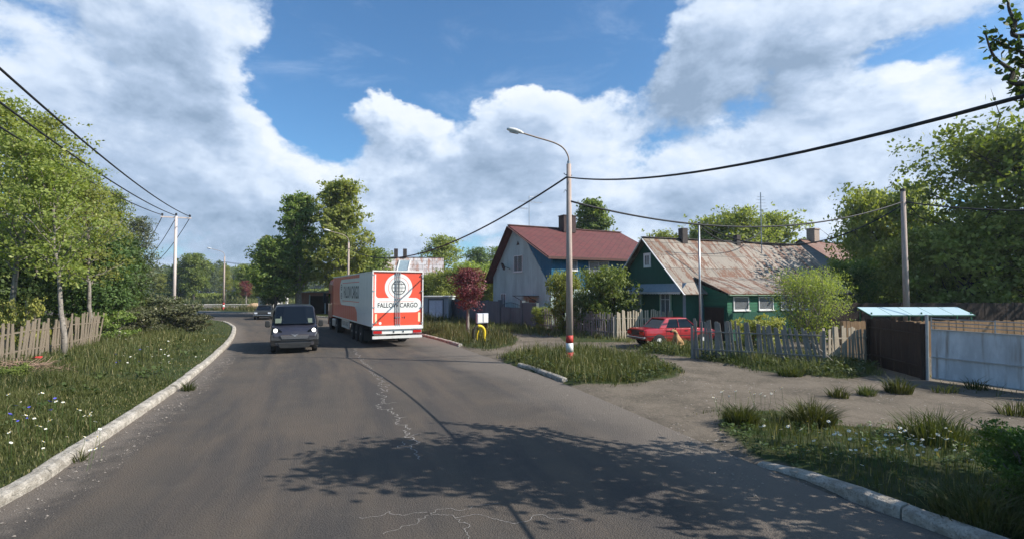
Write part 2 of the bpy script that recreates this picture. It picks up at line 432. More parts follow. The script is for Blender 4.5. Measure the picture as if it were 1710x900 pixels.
for i in range(6, len(mj) - 4, 17):
    a = mj[i]; ang = random.uniform(0, 2 * PI); L_ = random.uniform(.1, .35)
    ribbon(mb, jag([a, a + Vector((math.cos(ang), math.sin(ang) * 1.4, 0)) * L_], 3, .4), .010)
for P in ([G(600, 866), G(700, 858), G(775, 853)], [G(700, 858), G(720, 862), G(760, 866), G(785, 880), G(782, 900), (-.7, 5.2, 0)], [G(640, 893), G(690, 878), G(715, 862)], [G(760, 866), G(830, 868), G(910, 862)], [G(775, 853), G(800, 845), G(830, 842)], [G(910, 862), G(960, 870)]):
    ribbon(mb, jag(P, 4, .3), .006)
tag(mb.build('road_cracks', M['crack'], fix=False), kind='structure')
# ---- kerbs
t = NT('kerb_concrete'); v = t.coord('Object'); n1 = t.noise(v, 5, 7, .7); n2 = t.noise(v, 40, 4, .7)
c = t.mix(t.ramp(n1, .35, .62), (.62, .56, .48), (.36, .32, .265)); c = t.mix(t.ramp(n2, .5, .8), c, (.17, .15, .12))
t.bsdf(c, .9, 0, .2, t.math('ADD', n1, t.math('MULTIPLY', n2, .5)), 1.0, .06); M['kerb'] = t.m
def kerb(P, sunk0=False, seglen=2.4, side=1, w=.26, h=.15, name='kerb'):
    P = resample(P, max(3, int(sum((Vector(P[i + 1]) - Vector(P[i])).length for i in range(len(P) - 1)) / .2)))
    prof = [(0, -.1), (0, h * .55), (.02, h * .84), (.065, h), (w - .07, h * 1.03), (w - .02, h * .9), (w, h * .6), (w, -.1)]
    per = int(seglen / .2); i = 0; mb = MB()
    while i < len(P) - 1:
        j = min(i + per, len(P) - 1); secs = []; tilt = random.uniform(-.012, .012); off = random.uniform(-.012, .012)
        for k in range(i, j + 1):
            a = P[max(k - 1, 0)]; b = P[min(k + 1, len(P) - 1)]; d = (b - a).normalized(); n = Vector((-d.y, d.x, 0)) * side
            base = P[k] + n * off
            if k == i: base = base + d * .012
            if k == j: base = base - d * .012
            sink = -.13 * max(0, 1 - k / 8) if sunk0 else 0
            secs.append([base + n * (x + random.uniform(-.006, .006)) + Vector((0, 0, z + tilt + sink + random.uniform(-.006, .006) * (z > 0))) for x, z in prof])
        mb.loft(secs); i = j
    return tag(mb.build(name, M['kerb'], bevel=.008), kind='structure')
LEf = resample(LE, 2600)
def sub(E, y0, y1): return [p for p in E if y0 <= p.y <= y1]
kerb(sub(LEf, -14, 14.75)); kerb(sub(LEf, 14.95, 29.0)); kerb(sub(LEf, 29.15, 47.5))
kerb([G(1262, 774)] + [Vector((p[0], p[1], 0)) for p in [G(1300, 786), G(1345, 800), G(1440, 842), G(1600, 902)]] + [Vector((6.6, 2.4, 0)), Vector((7.3, -.5, 0)), Vector((8.2, -10, 0))], sunk0=True, side=1, w=.24)
kerb([G(864, 611), G(890, 618), G(938, 638)], side=-1 if False else 1, w=.2, h=.13)
kerb([G(766, 578), G(735, 568)] + [Vector(p) for p in sub(RE, 30.5, 75)], side=-1, w=.2, h=.13)
kerb([(-140, 101, 0), (-50, 104.5, 0), (-20, 113.5, 0)], w=.4, h=.25)
# ================================================================ GRASS
M['grass'] = leafmat('grass_blades', (.036, .055, .012), (.135, .140, .044), (.32, .27, .13), .38)
M['grass_dry'] = leafmat('grass_blades_dry', (.06, .085, .02), (.15, .15, .05), (.30, .25, .12), .3)
M['leaf_mid'] = leafmat('foliage_mid', (0.098, 0.149, 0.025), (0.265, 0.322, 0.075), (0.391, 0.425, 0.138), .5)
M['leaf_light'] = leafmat('foliage_light', (0.184, 0.230, 0.046), (0.414, 0.460, 0.127), (0.529, 0.540, 0.207), .58)
M['leaf_dark'] = leafmat('foliage_dark', (0.040, 0.075, 0.018), (0.127, 0.178, 0.046), (0.207, 0.253, 0.092), .42)
M['leaf_cool'] = leafmat('foliage_cool', (0.081, 0.132, 0.044), (0.207, 0.259, 0.098), (0.299, 0.333, 0.161), .48)
M['leaf_yellow'] = leafmat('foliage_yellow', (.28, .30, .055), (.46, .45, .12), (.55, .50, .20), .4)
M['leaf_plum'] = leafmat('foliage_plum', (.09, .018, .025), (.25, .06, .065), (.34, .13, .10), .25)
M['leaf_olive'] = leafmat('foliage_olive', (.060, .072, .028), (.145, .150, .065), (.34, .31, .19), .35)
M['weed_leaf'] = leafmat('weed_leaves', (.045, .075, .018), (.12, .155, .045), (.2, .22, .08), .3)
def zs(x, y): return zground(x, y)
def blades(rng, x, y, h, w, lean=.45):
    n = len(x); z = zs(x, y) - .01
    a = rng.random(n) * 2 * PI; la = rng.random(n) * 2 * PI; ln = h * lean * rng.random(n)
    wx, wy = np.cos(a) * w / 2, np.sin(a) * w / 2; lx, ly = np.cos(la) * ln, np.sin(la) * ln
    V = np.zeros((n, 5, 3))
    V[:, 0] = np.stack([x - wx, y - wy, z], 1); V[:, 1] = np.stack([x + wx, y + wy, z], 1)
    V[:, 2] = np.stack([x + wx * .7 + lx * .3, y + wy * .7 + ly * .3, z + h * .55], 1); V[:, 3] = np.stack([x - wx * .7 + lx * .3, y - wy * .7 + ly * .3, z + h * .55], 1)
    V[:, 4] = np.stack([x + lx, y + ly, z + h * (.95 - .25 * rng.random(n))], 1)
    k = np.arange(n)[:, None] * 5
    F3 = np.concatenate([k + np.array([[0, 1, 2]]), k + np.array([[0, 2, 3]]), k + np.array([[3, 2, 4]])])
    return V.reshape(-1, 3), F3
def grass_obj(name, x, y, h, w, mat='grass', lean=.45, seed=0, label=None, cat=None, group=None, tints=(0, 1)):
    rng = np.random.default_rng(seed); V, Fc = blades(rng, x, y, h, w, lean)
    clump = fbm(x, y, .8); tint = np.clip(tints[0] + (tints[1] - tints[0]) * (clump * 1.1 - .25 + rng.random(len(x)) * .55), 0, .84)
    tint = np.where(rng.random(len(x)) < .07, 1.0, tint)
    return arr_mesh(name, V, 3, M[mat], np.repeat(tint, 5), faces=Fc)
def scatter(rng, n, box, poly=None, dens=None):
    x = rng.uniform(box[0], box[1], n); y = rng.uniform(box[2], box[3], n)
    k = np.ones(n, bool)
    if poly is not None: k &= inpoly(x, y, poly)
    if dens is not None: k &= rng.random(n) < dens(x, y)
    return x[k], y[k]
def edgefade(d, a=.1, b=.7): return sstep(d, a, b)
rng = np.random.default_rng(11)
# left verge: dense near, thinning with distance; kept clear of the road
leftpoly = [(-45, -5), (-5.2, -3)] + [p[:2] for p in LE if -1 < p.y < 58] + [(-60, 60), (-60, -5)]
def dl(x, y):
    d, g, l = masks(x, y); return (d > .28) * np.clip(1.25 - y / 40, .12, 1) * (.35 + .9 * fbm(x, y, .6)) 
xs, ys = [], []
for (bx, n) in (((-14, -6, 4, 16), 190000), ((-30, -8, 12, 32), 130000), ((-50, -14, 30, 60), 60000)):
    a, b = scatter(rng, n, bx, leftpoly, dl); xs.append(a); ys.append(b)
x = np.concatenate(xs); y = np.concatenate(ys); d, g, l = masks(x, y)
h = (.05 + .40 * fbm(x, y, .7) ** 2 + .22 * sstep(d, 1.0, 4)) * (.35 + 1.1 * rng.random(len(x)) ** 1.6) * (.45 + .55 * sstep(d, .3, 1.2)) * (1 + .35 * sstep(y, 22, 40))
tag(grass_obj('grass', x, y, h, .006 + .0007 * y, seed=1), 'meadow grass on the verge left of the road', 'grass', kind='stuff')
_r = np.random.default_rng(77)
_a, _b = scatter(_r, 26000, (-34, -6, 5, 44), leftpoly, lambda a, b: sstep(masks(a, b)[0], 1.2, 3.5) * sstep(fbm(a, b, .55), .48, .66) * (.2 + .5 * (b > 14)))
tag(grass_obj('grass', _a, _b, .32 + .40 * _r.random(len(_a)), .006 + .0007 * _b, 'grass_dry', lean=.7, seed=78, tints=(.2, 1)), 'tall seeding stalks standing in clumps over the left verge', 'grass', kind='stuff')
# right side: islands, foreground verge, strip along fences, yard behind
def patch(name, poly, n, hmin, hmax, label, mat='grass', seed=2, w0=.006, pad=.25, lean=.5):
    rg = np.random.default_rng(seed); px = [p[0] for p in poly]; py = [p[1] for p in poly]
    x = rg.uniform(min(px) - .4, max(px) + .4, n); y = rg.uniform(min(py) - .4, max(py) + .4, n)
    s = np.where(inpoly(x, y, poly), 1, -1) * pdist(x, y, poly, True) + (fbm(x, y, 1.1) - .5) * 1.3
    d, g, l = masks(x, y); k = (rg.random(n) < sstep(s, -pad, .5) * (.25 + fbm(x, y, 1.5))) & (d > .2)
    x, y, s = x[k], y[k], s[k]
    h = (hmin + (hmax - hmin) * fbm(x, y, 1.6) ** 1.5 * rg.random(len(x)) ** 1.4 * 3.0) * (.45 + .55 * sstep(s, 0, .9))
    return tag(grass_obj(name, x, y, h, w0 + .0007 * np.abs(y), mat, lean, seed), label, 'grass', kind='stuff')
patch('grass', islA, 26000, .10, .55, 'long grass around the foot of the near lamp post')
patch('grass', islB, 42000, .10, .55, 'long grass round the red leaved tree and yellow hoop', seed=3)
patch('grass', [(p[0], p[1]) for p in verC if p[1] > -1] , 60000, .04, .24, 'low trampled grass on the near right verge', seed=4)
patch('grass', tufD, 60000, .10, .50, 'weeds along the foot of the grey picket fence', 'grass_dry', seed=5)
back = [(1.5, 34), (5.5, 30.2), (10, 31), (24, 34), (34, 40), (34, 60), (-2, 60), (-12, 52)]
patch('grass', back, 60000, .15, .6, 'yard grass between the houses', seed=6)
patch('grass', [G(700, 548), G(745, 553), G(840, 556), G(1000, 570), G(1060, 575), G(1060, 566), G(900, 548), G(745, 540)], 30000, .15, .5, 'weeds along the grey wall and shaded picket fence', 'grass_dry', seed=7)
patch('grass', [(12.5, 14.2), (13.5, 20.5), (26, 23), (30, 14), (22, 5), (16, 8)], 9000, .05, .3, 'sparse yard grass behind the metal gate', seed=8)
far = [(-110, 105), (-52, 109), (-20, 118), (10, 125), (10, 150), (-130, 150)]
patch('grass', far, 60000, .5, 1.6, 'tall field grass beyond the far road', 'grass_dry', seed=9, w0=.05)
patch('grass', [(-47, 75), (-42, 74), (-24, 66), (-20, 62), (-14, 52), (-8, 42), (-3, 60), (-20, 98), (-42, 86)], 60000, .2, .8, 'rough grass round the far lamp post', seed=10, w0=.03)
# broad leaved weeds, dry stalks and pebbles
def broad(name, x, y, label, seed, size=.09, mat='leaf_mid'):
    rg = np.random.default_rng(seed); n = len(x); k = 9; X_ = np.repeat(x, k); Y_ = np.repeat(y, k); z = np.repeat(zs(x, y), k); sc = np.repeat(.6 + .9 * rg.random(n), k); a = rg.random(n * k) * 2 * PI; el = rg.uniform(.1, 1.1, n * k)
    A = np.stack([np.cos(a) * np.cos(el), np.sin(a) * np.cos(el), np.sin(el)], 1); B = np.stack([-np.sin(a), np.cos(a), np.zeros(n * k)], 1); l = (size * sc * (.6 + .8 * rg.random(n * k)))[:, None]; w_ = l * .30
    P0 = np.stack([X_, Y_, z], 1) + A * l * .3 + np.array([0, 0, 1.0]) * (rg.random(n * k) * size * 1.2 * sc)[:, None]; dr = np.array([0, 0, -.25]) * l
    V = np.stack([P0, P0 + A * l * .5 + B * w_, P0 + A * l + dr, P0 + A * l * .5 - B * w_], 1).reshape(-1, 3)
    return tag(arr_mesh(name, V, 4, M[mat], np.repeat(np.clip(np.repeat(rg.random(n), k) * .5 + rg.random(n * k) * .35, 0, .84), 4)), label, 'weeds', kind='stuff')
_LATE = []
_LATE.append(lambda: broad('weeds', *scatter(np.random.default_rng(71), 2600, (-26, -6, 5, 34), leftpoly, lambda a, b: (masks(a, b)[0] > .35) * sstep(fbm(a, b, .9), .45, .62) * np.clip(1.1 - b / 40, .2, 1)), 'broad leaved weeds in the left verge grass', 71, .12, 'weed_leaf'))
_LATE.append(lambda: broad('weeds', *scatter(np.random.default_rng(72), 1500, (3, 12, 6, 12), [p[:2] for p in verC], lambda a, b: (masks(a, b)[0] > .3) * sstep(fbm(a, b, 1.2), .4, .6)), 'broad leaved weeds in the near right verge', 72, .06, 'weed_leaf'))
_LATE.append(lambda: broad('weeds', *scatter(np.random.default_rng(73), 900, (-1, 7, 14, 22), [p[:2] for p in islA], lambda a, b: (masks(a, b)[0] > .3) * .7), 'broad leaved weeds round the near lamp post', 73, .11, 'weed_leaf'))
_LATE.append(lambda: broad('weeds', *scatter(np.random.default_rng(74), 1600, (5, 15, 16, 28), [p[:2] for p in tufD], lambda a, b: (masks(a, b)[0] > .3) * .8), 'broad leaved weeds under the grey pickets', 74, .13, 'weed_leaf'))
def pebbles(n, box, dens, seed, label):
    rg = np.random.default_rng(seed); x, y = scatter(rg, n, box, None, dens); n = len(x); r = .008 + .022 * rg.random(n) ** 3; inr = masks(x, y)[0] < 0; z = np.where(inr, .014, zs(x, y))
    base = np.array([[1, 0, 0], [-.5, .8, 0], [-.5, -.8, 0], [.1, .05, .7]]); V = base[None] * r[:, None, None] * rg.uniform(.6, 1.4, (n, 4, 3)); ca, sa = np.cos(rg.random(n) * 6.28), np.sin(rg.random(n) * 6.28)
    V = np.stack([V[..., 0] * ca[:, None] - V[..., 1] * sa[:, None], V[..., 0] * sa[:, None] + V[..., 1] * ca[:, None], V[..., 2]], -1) + np.stack([x, y, z], 1)[:, None]
    k = np.arange(n)[:, None] * 4; Fc = np.concatenate([k + np.array([[0, 1, 3]]), k + np.array([[1, 2, 3]]), k + np.array([[2, 0, 3]])])
    return tag(arr_mesh('pebbles', V.reshape(-1, 3), 3, M['pebble'], faces=Fc), label, 'pebbles', kind='stuff')
M['pebble'] = simple('pebble_stone', (.30, .26, .22), (.14, .12, .10), 3, .9)
_LATE.append(lambda: pebbles(26000, (0, 17, 7, 30), lambda a, b: (masks(a, b)[1] < .4) * (masks(a, b)[0] > -1.2) * (.15 + 1.3 * sstep(fbm(a, b, .8), .5, .75)) * np.clip(1.3 - b / 30, .2, 1), 5, 'small stones on the dirt yard and road edge'))
_LATE.append(lambda: pebbles(16000, (-12, -4, 4, 22), lambda a, b: (masks(a, b)[0] > -.8) * (masks(a, b)[0] < 0) * .6, 6, 'grit along the left kerb'))
# single tufts
def tuft(name, c, n, r, h, label, mat='grass', seed=0, lean=.8, group=None):
    rg = np.random.default_rng(seed); a = rg.random(n) * 2 * PI; q = np.sqrt(rg.random(n)) * r
    x = c[0] + np.cos(a) * q; y = c[1] + np.sin(a) * q; z0 = float(zground(np.array([c[0]]), np.array([c[1]]))[0])
    hh = h * (.45 + .55 * rg.random(n)) * (1 - .4 * q / r)
    hh = hh * 1.5; V, Fc = blades(rg, x, y, hh, .013 + .0007 * c[1], lean)
    # fan blades outward
    V = V.reshape(-1, 5, 3); out = np.stack([np.cos(a) * q / r, np.sin(a) * q / r], 1)
    V[:, 4, :2] += out * (hh * .6)[:, None]; V[:, 2, :2] += out * (hh * .2)[:, None]; V[:, 3, :2] += out * (hh * .2)[:, None]
    V = V.reshape(-1, 3) - np.array([c[0], c[1], z0])
    o = arr_mesh(name, V, 3, M[mat], np.repeat(np.clip(rg.random(n) * .8, 0, 1), 5), faces=Fc, loc=(c[0], c[1], z0))
    return tag(o, label, 'grass tuft', group)
tuft('grass_tuft', G(1400, 664), 130, .22, .36, 'dark green grass tuft alone on dirt, leftmost of the row facing the brown fence', seed=1, group='tufts on the dirt yard')
tuft('grass_tuft', G(1447, 661), 120, .2, .34, 'short brownish grass tuft on dirt, middle of the row facing the brown fence', 'grass_dry', 2, group='tufts on the dirt yard')
tuft('grass_tuft', G(1500, 657), 240, .3, .55, 'tall bushy grass tuft on dirt before the brown board fence', seed=3, group='tufts on the dirt yard')
tuft('grass_tuft', G(1578, 654), 60, .28, .3, 'thin low grass tuft at the left foot of the white gate', 'grass_dry', 4, group='tufts on the dirt yard')
tuft('grass_tuft', G(1630, 650), 90, .26, .38, 'spiky grass tuft against the middle of the white gate', seed=5, group='tufts on the dirt yard')
tuft('grass_tuft', G(1697, 694), 140, .3, .4, 'dark grass tuft at the right edge below the white gate', seed=6, group='tufts on the dirt yard')
tuft('grass_tuft', G(1355, 714), 750, .38, .52, 'large arching grass clump with dry tips between dirt and daisies', 'grass_dry', 7, 1.0)
tuft('grass_tuft', G(1238, 712), 420, .3, .48, 'green upright grass clump beside the small daisy patch', seed=8)
tuft('grass_tuft', G(1560, 745), 420, .5, .62, 'dark tall grass clump among the daisies on near right', seed=9)
tuft('grass_tuft', G(314, 652), 110, .14, .38, 'grass tuft growing through the gap in left kerb', seed=10)
tuft('grass_tuft', G(133, 770), 34, .10, .30, 'thin weed growing beside the near left kerb', seed=11)
tuft('grass_tuft', G(1320, 628), 260, .35, .5, 'pale green weed clump at the foot of the grey pickets', 'grass_dry', 12)
tuft('grass_tuft', G(1640, 880), 600, .45, .45, 'straw coloured grass clump under the near right bush', 'grass_dry', 13, 1.0)
for _f in _LATE: _f()
# ================================================================ FLOWERS
M['leaf_fern'] = leafmat('foliage_fern', (.06, .12, .02), (.15, .26, .05), (.22, .33, .09), .5)
M['petal'] = simple('petal_white', (.8, .8, .76), (.72, .72, .66), 40, .6)
M['petal_blue'] = simple('petal_blue', (.10, .10, .55), (.07, .06, .4), 40, .6)
M['petal_yellow'] = simple('petal_yellow', (.75, .5, .03), (.6, .4, .03), 40, .6)
def flower_mesh(name, h, r, petal, eye, n=9, double=False):
    root = thing(name, '', '', (0, 0, 0))
    mb = MB(); mb.tube([(0, 0, 0), (.02, .01, h * .5), (.01, .03, h)], .0028, 4)
    mb.build('stem', M['stem'], root)
    mb = MB(); T = Matrix.Rotation(.45, 4, 'X')
    for k in range(n):
        a = 2 * PI * k / n; c, s_ = math.cos(a), math.sin(a)
        pts = [Vector((0, 0, 0)), Vector((c * r * .6 - s_ * r * .2, s_ * r * .6 + c * r * .2, .004)), Vector((c * r, s_ * r, -.002 + (.015 if double else 0))), Vector((c * r * .6 + s_ * r * .2, s_ * r * .6 - c * r * .2, .004))]
        mb.add([(T @ p) + Vector((.01, .03, h)) for p in pts], [(0, 1, 2, 3)])
    mb.build('petals', petal, root, fix=False)
    mb = MB(); mb.lathe([(r * .02, -.002), (r * .3, .0), (r * .22, .008), (r * .05, .011)], 7, (.01, .03, h)); mb.build('flower_centre', eye, root)
    return root
M['stem'] = simple('stem_green', (.06, .11, .02), (.09, .13, .03), 20, .7)
daisy = flower_mesh('daisy', .38, .031, M['petal'], M['petal_yellow']); corn = flower_mesh('cornflower', .32, .034, M['petal_blue'], M['petal_blue'], 11, True)
yel = flower_mesh('yellow_flower', .3, .03, M['petal_yellow'], M['petal_yellow'], 7)
_used = set()
def plant(proto, p, label, cat, group):
    o = proto if proto.name not in _used else copy_tree(proto)
    _used.add(proto.name); z = float(zground(np.array([p[0]]), np.array([p[1]]))[0]); s = random.uniform(.65, 1.25) * (1 + max(0, p[1] - 10) * .02)
    o.location = (p[0], p[1], z - .01); o.rotation_euler = (random.uniform(-.2, .2), random.uniform(-.2, .2), random.uniform(0, 6.28)); o.scale = (s, s, s)
    tag(o, label, cat, group)
random.seed(21)
RD = 'white daisy in the drift on the near right verge'
_n = 0
while _n < 105:
    u = random.gauss(1450, 110); v = random.gauss(762, 24)
    if not (1240 < u < 1650 and 722 < v < 806) or v > 748 + (u - 1265) * .30: continue
    _n += 1
    plant(daisy, G(u, v + 22), RD, 'daisy', 'daisies on the near right verge')
for i in range(18): plant(daisy, G(random.uniform(1186, 1310), random.uniform(683, 702)), 'white daisy in the small patch beside the dirt, left of the big clump', 'daisy', 'daisies beside the dirt')
for (u, v) in ((1440, 758), (1490, 755), (1482, 770), (1553, 780), (1560, 790), (1540, 792), (1505, 812), (1330, 760), (1360, 738), (1348, 708)): plant(yel, G(u, v + 22), 'yellow wild flower among the daisies on the near right verge', 'wild flower', 'yellow flowers among the daisies')
for (u, v) in [(random.uniform(0, 190), random.uniform(690, 790)) for _ in range(34)]: plant(daisy, G(u, v), 'white daisy in the near left verge grass', 'daisy', 'daisies on the near left verge')
for (u, v) in [(random.uniform(200, 350), random.uniform(560, 640)) for _ in range(50)]:
    if u < 300 + (640 - v) * 1.2: plant(daisy, G(u, v), 'white daisy farther back on the left verge', 'daisy', 'daisies farther along the left verge')
for (u, v) in [(25, 690), (48, 700), (36, 712), (18, 716), (80, 698), (91, 708), (88, 685), (30, 722), (22, 718)]: plant(corn, G(u, v + 14), 'blue cornflower in the near left verge grass', 'cornflower', 'cornflowers on the near left verge')
for (u, v) in [(198, 612), (205, 622), (230, 600), (232, 616), (190, 618)]: plant(corn, G(u, v + 5), 'blue cornflower farther back on the left verge', 'cornflower', 'cornflowers farther along the left verge')
# ================================================================ TREES
def barkmat(name, c1, c2):
    t = NT(name); v = t.coord('Object', (1, 1, .25)); n = t.noise(v, 14, 6, .7); n2 = t.noise(t.coord('Object', (1, 1, 2.5)), 5, 4)
    t.bsdf(t.mix(t.ramp(n2, .55, .7), t.mix(t.ramp(n, .3, .7), c1, c2), tuple(x * .4 for x in c2)), .9, 0, .2, n, .8, .03); return t.m
M['bark_pale'] = barkmat('bark_pale', (.30, .26, .22), (.16, .14, .12)); M['bark_dark'] = barkmat('bark_dark', (.10, .08, .065), (.05, .04, .033))
PROF = {'oval': lambda s: math.sin(PI * (.10 + .84 * s)) ** .7, 'tall': lambda s: (math.sin(PI * (.16 + .74 * s ** .9))) ** .55,
        'round': lambda s: math.sqrt(max(.02, 1 - (2 * s - .92) ** 2 * .95)), 'cone': lambda s: (1 - s) ** .8 * .9 + .12, 'vase': lambda s: .35 + .65 * math.sin(PI * (.05 + .75 * s))}
def make_tree(name, seed, H, CR, cb, tr, nl, leaf, count, prof='oval', mat='leaf_mid', bark='bark_pale', twist=.05, spread=.32, stems=1, up=.5, parent=None, extra=None, lean=(0, 0), aspect=.62, thin=.25):
    rg = np.random.default_rng(seed); rn = lambda a=1: float(rg.uniform(-a, a)); mb = MB(); tw = []
    for s in range(stems):
        az0 = 2 * PI * s / stems + rn(.5); sp = (0 if stems == 1 else CR * .45)
        path = []; cx, cy = rn(.05), rn(.05)
        for k in range(9):
            t_ = k / 8; cx += rn(twist * H * .12); cy += rn(twist * H * .12)
            path.append(Vector((cx + lean[0] * t_ + math.cos(az0) * sp * t_ ** .8, cy + lean[1] * t_ + math.sin(az0) * sp * t_ ** .8, H * .93 * t_ - (.15 if k == 0 else 0))))
        rs = [tr * (1 - .9 * k / 8) * (1.25 if k == 0 else 1) + .008 for k in range(9)]
        mb.tube(path, rs, 8)
        def on(t_): q = t_ * 8; i = min(7, int(q)); return path[i].lerp(path[i + 1], q - i)
        n_l = max(3, nl // stems)
        for i in range(n_l):
            sv = (i + .5) / n_l; t_ = cb + (1 - cb) * sv * .97; b = on(t_); az = i * 2.4 + rn(.5) + az0
            L = CR * PROF[prof](sv) * float(rg.uniform(.72, 1.15)); el = up + .55 * sv + rn(.2)
            d = Vector((math.cos(az) * math.cos(el), math.sin(az) * math.cos(el), math.sin(el))); pts = [b]
            for k in range(1, 6):
                d2 = (d + Vector((rn(.22), rn(.22), rn(.12) + .03 * k))).normalized(); pts.append(pts[-1] + d2 * L / 5)
            r0 = max(.012, tr * (1 - .85 * t_) * .5); mb.tube(pts, [r0 * (1 - .85 * k / 5) + .004 for k in range(6)], 5, False)
            tw += [(pts[3], .8), (pts[4], .9), (pts[5], 1.0), (pts[5], .7)]
            for j in range(4):
                k = 1 + j % 5 if j < 4 else 4; p0 = pts[min(5, k + 0)]; a2 = az + (1 if j % 2 else -1) * float(rg.uniform(.4, 1.3)); e2 = el + rn(.6)
                d = Vector((math.cos(a2) * math.cos(e2), math.sin(a2) * math.cos(e2), math.sin(e2))); L2 = L * float(rg.uniform(.25, .5)); q = p0 + d * L2 * .5 + Vector((rn(.08), rn(.08), 0)) * L2
                e = q + (d + Vector((rn(.4), rn(.4), .15))).normalized() * L2 * .5
                mb.tube([p0, q, e], [r0 * .4 * (1 - .12 * k) + .003, r0 * .25 + .003, .003], 4, False)
                tw += [(q, .7), (e, .9), (e, .8)]
        tw += [(path[-1], .8), (path[-2], .7)]
    if extra: tw += [(Vector(e), 1.0) for e in extra]
    C = np.array([[p.x, p.y, p.z] for p, w in tw]); W = np.array([w for p, w in tw]); keepT = rg.random(len(tw)) > thin; C, W = C[keepT], W[keepT] * rg.uniform(.5, 1.5, keepT.sum()); nT = len(C)
    sub_n = 2; C2 = np.repeat(C, sub_n, 0) + rg.normal(0, 1, (nT * sub_n, 3)) * np.array([spread, spread, spread * .7]) * CR * .30; W2 = np.repeat(W, sub_n)
    idx = rg.choice(len(C2), count, p=W2 / W2.sum())
    off = rg.normal(0, 1, (count, 3)); off /= (np.linalg.norm(off, axis=1)[:, None] + 1e-9); off *= (rg.random(count) ** .6)[:, None] * CR * spread * .50 * rg.uniform(.6, 1.3, len(C2))[idx][:, None]
    P = C2[idx] + off * np.array([1, 1, .75])
    keep = P[:, 2] > .05; P = P[keep]; idx = idx[keep]; off = off[keep]
    kx = CR / np.percentile(np.hypot(P[:, 0] - lean[0] * .6, P[:, 1] - lean[1] * .6), 96); kz = H / np.percentile(P[:, 2], 99.7)
    P = P * np.array([kx, kx, kz]); mb.v = [(a * kx, b * kx, c * kz) for a, b, c in mb.v]
    k2 = (np.hypot(P[:, 0] - lean[0] * .6, P[:, 1] - lean[1] * .6) < CR * 1.10) & (P[:, 2] < H * 1.0); P = P[k2]; idx = idx[k2]; off = off[k2]; n = len(P)
    trunk = mb.build('trunk', M[bark], parent, smooth=True)
    clump = rg.random(len(C2))[idx]; tint = np.clip(clump * .62 + rg.random(n) * .3, 0, .85); tint = np.where(rg.random(n) < .05, .97, tint)
    A = rg.normal(0, 1, (n, 3)); A[:, 2] -= .25; A /= np.linalg.norm(A, axis=1)[:, None]
    oc = P - np.array([lean[0] * .6, lean[1] * .6, H * (cb + (1 - cb) * .45)]); oc /= (np.linalg.norm(oc, axis=1)[:, None] + 1e-6)
    Nn = rg.normal(0, .42, (n, 3)) + np.array([0, 0, .35]) + oc * .8 + off / (CR * spread) * 1.1; Bv = np.cross(Nn, A); Bv /= (np.linalg.norm(Bv, axis=1)[:, None] + 1e-9)
    l = leaf * (.6 + .7 * rg.random(n))[:, None]; w = l * aspect
    V = np.stack([P - A * l * .5, P + Bv * w * .5, P + A * l * .5, P - Bv * w * .5], 1).reshape(-1, 3)
    cr = arr_mesh('crown', V, 4, M[mat], np.repeat(tint, 4), parent)
    return trunk, cr
LIB = {}
def proto(key, *a, **k): LIB[key] = (a, k)
def tree(key, name, label, cat, loc, rz=0, s=1.0, group=None, mat=None, sz=None):
    z = float(zground(np.array([loc[0]]), np.array([loc[1]]))[0]) - .03
    o = thing(name, label, cat, (loc[0], loc[1], z), rz, group); o.scale = (s, s, s * (sz or 1))
    e = LIB[key]
    if isinstance(e, tuple):
        a, k = e; tk, cr = make_tree(name, *a, parent=o, **k); LIB[key] = [tk, cr]
    else:
        cs = []
        for src in e: c = src.copy(); COL.objects.link(c); c.parent = o; cs.append(c)
        tk, cr = cs
    if mat is None and not isinstance(e, tuple): cr.data = LIB[(key, 'base')]
    if isinstance(e, tuple): LIB[(key, 'base')] = cr.data
    if mat and cr.data.materials[0] != M[mat]:
        cr.data = LIB.setdefault((key, mat), None) or cr.data.copy(); LIB[(key, mat)] = cr.data
        cr.data.materials[0] = M[mat]
    return o
proto('slim', 5, 13, 2.5, .28, .09, 26, .20, 10000, 'tall', 'leaf_light', 'bark_pale', spread=.40, up=.85, twist=.05)
proto('slim2', 9, 12.5, 2.8, .26, .09, 28, .20, 10500, 'tall', 'leaf_light', 'bark_pale', spread=.40, up=.75, twist=.07)
proto('young', 11, 8, 1.9, .38, .065, 22, .14, 5200, 'oval', 'leaf_light', 'bark_pale', spread=.38, up=.8, twist=.09, lean=(-.6, .3))
proto('dense', 13, 9, 3.2, .1, .2, 40, .27, 19000, 'oval', 'leaf_dark', 'bark_dark', spread=.5, up=.4)
proto('big', 17, 15.6, 3.7, .22, .28, 44, .38, 19000, 'tall', 'leaf_light', 'bark_pale', spread=.32, up=.75, thin=.35)
proto('big2', 23, 15, 3.2, .2, .26, 40, .38, 15500, 'tall', 'leaf_mid', 'bark_pale', spread=.33, up=.85, thin=.35)
proto('mid', 29, 9, 3.0, .24, .17, 34, .29, 13000, 'oval', 'leaf_cool', 'bark_dark', spread=.40, up=.5)
proto('airy', 31, 12, 3.8, .25, .22, 26, .34, 8500, 'tall', 'leaf_light', 'bark_pale', spread=.36, up=.8)
proto('broad', 37, 9, 4.6, .06, .22, 46, .31, 26000, 'round', 'leaf_mid', 'bark_dark', spread=.36, up=.3)
proto('shrub', 41, 3, 1.6, .0, .04, 34, .13, 13000, 'round', 'leaf_mid', 'bark_dark', spread=.46, stems=3, up=.5)
proto('shrub_loose', 43, 3.2, 1.9, .0, .03, 60, .075, 15000, 'round', 'leaf_light', 'bark_pale', spread=.34, stems=6, up=.9)
proto('weedbush', 47, 1.3, 1.2, .0, .015, 26, .10, 5200, 'round', 'leaf_olive', 'bark_pale', spread=.24, thin=.45, stems=6, up=.6)
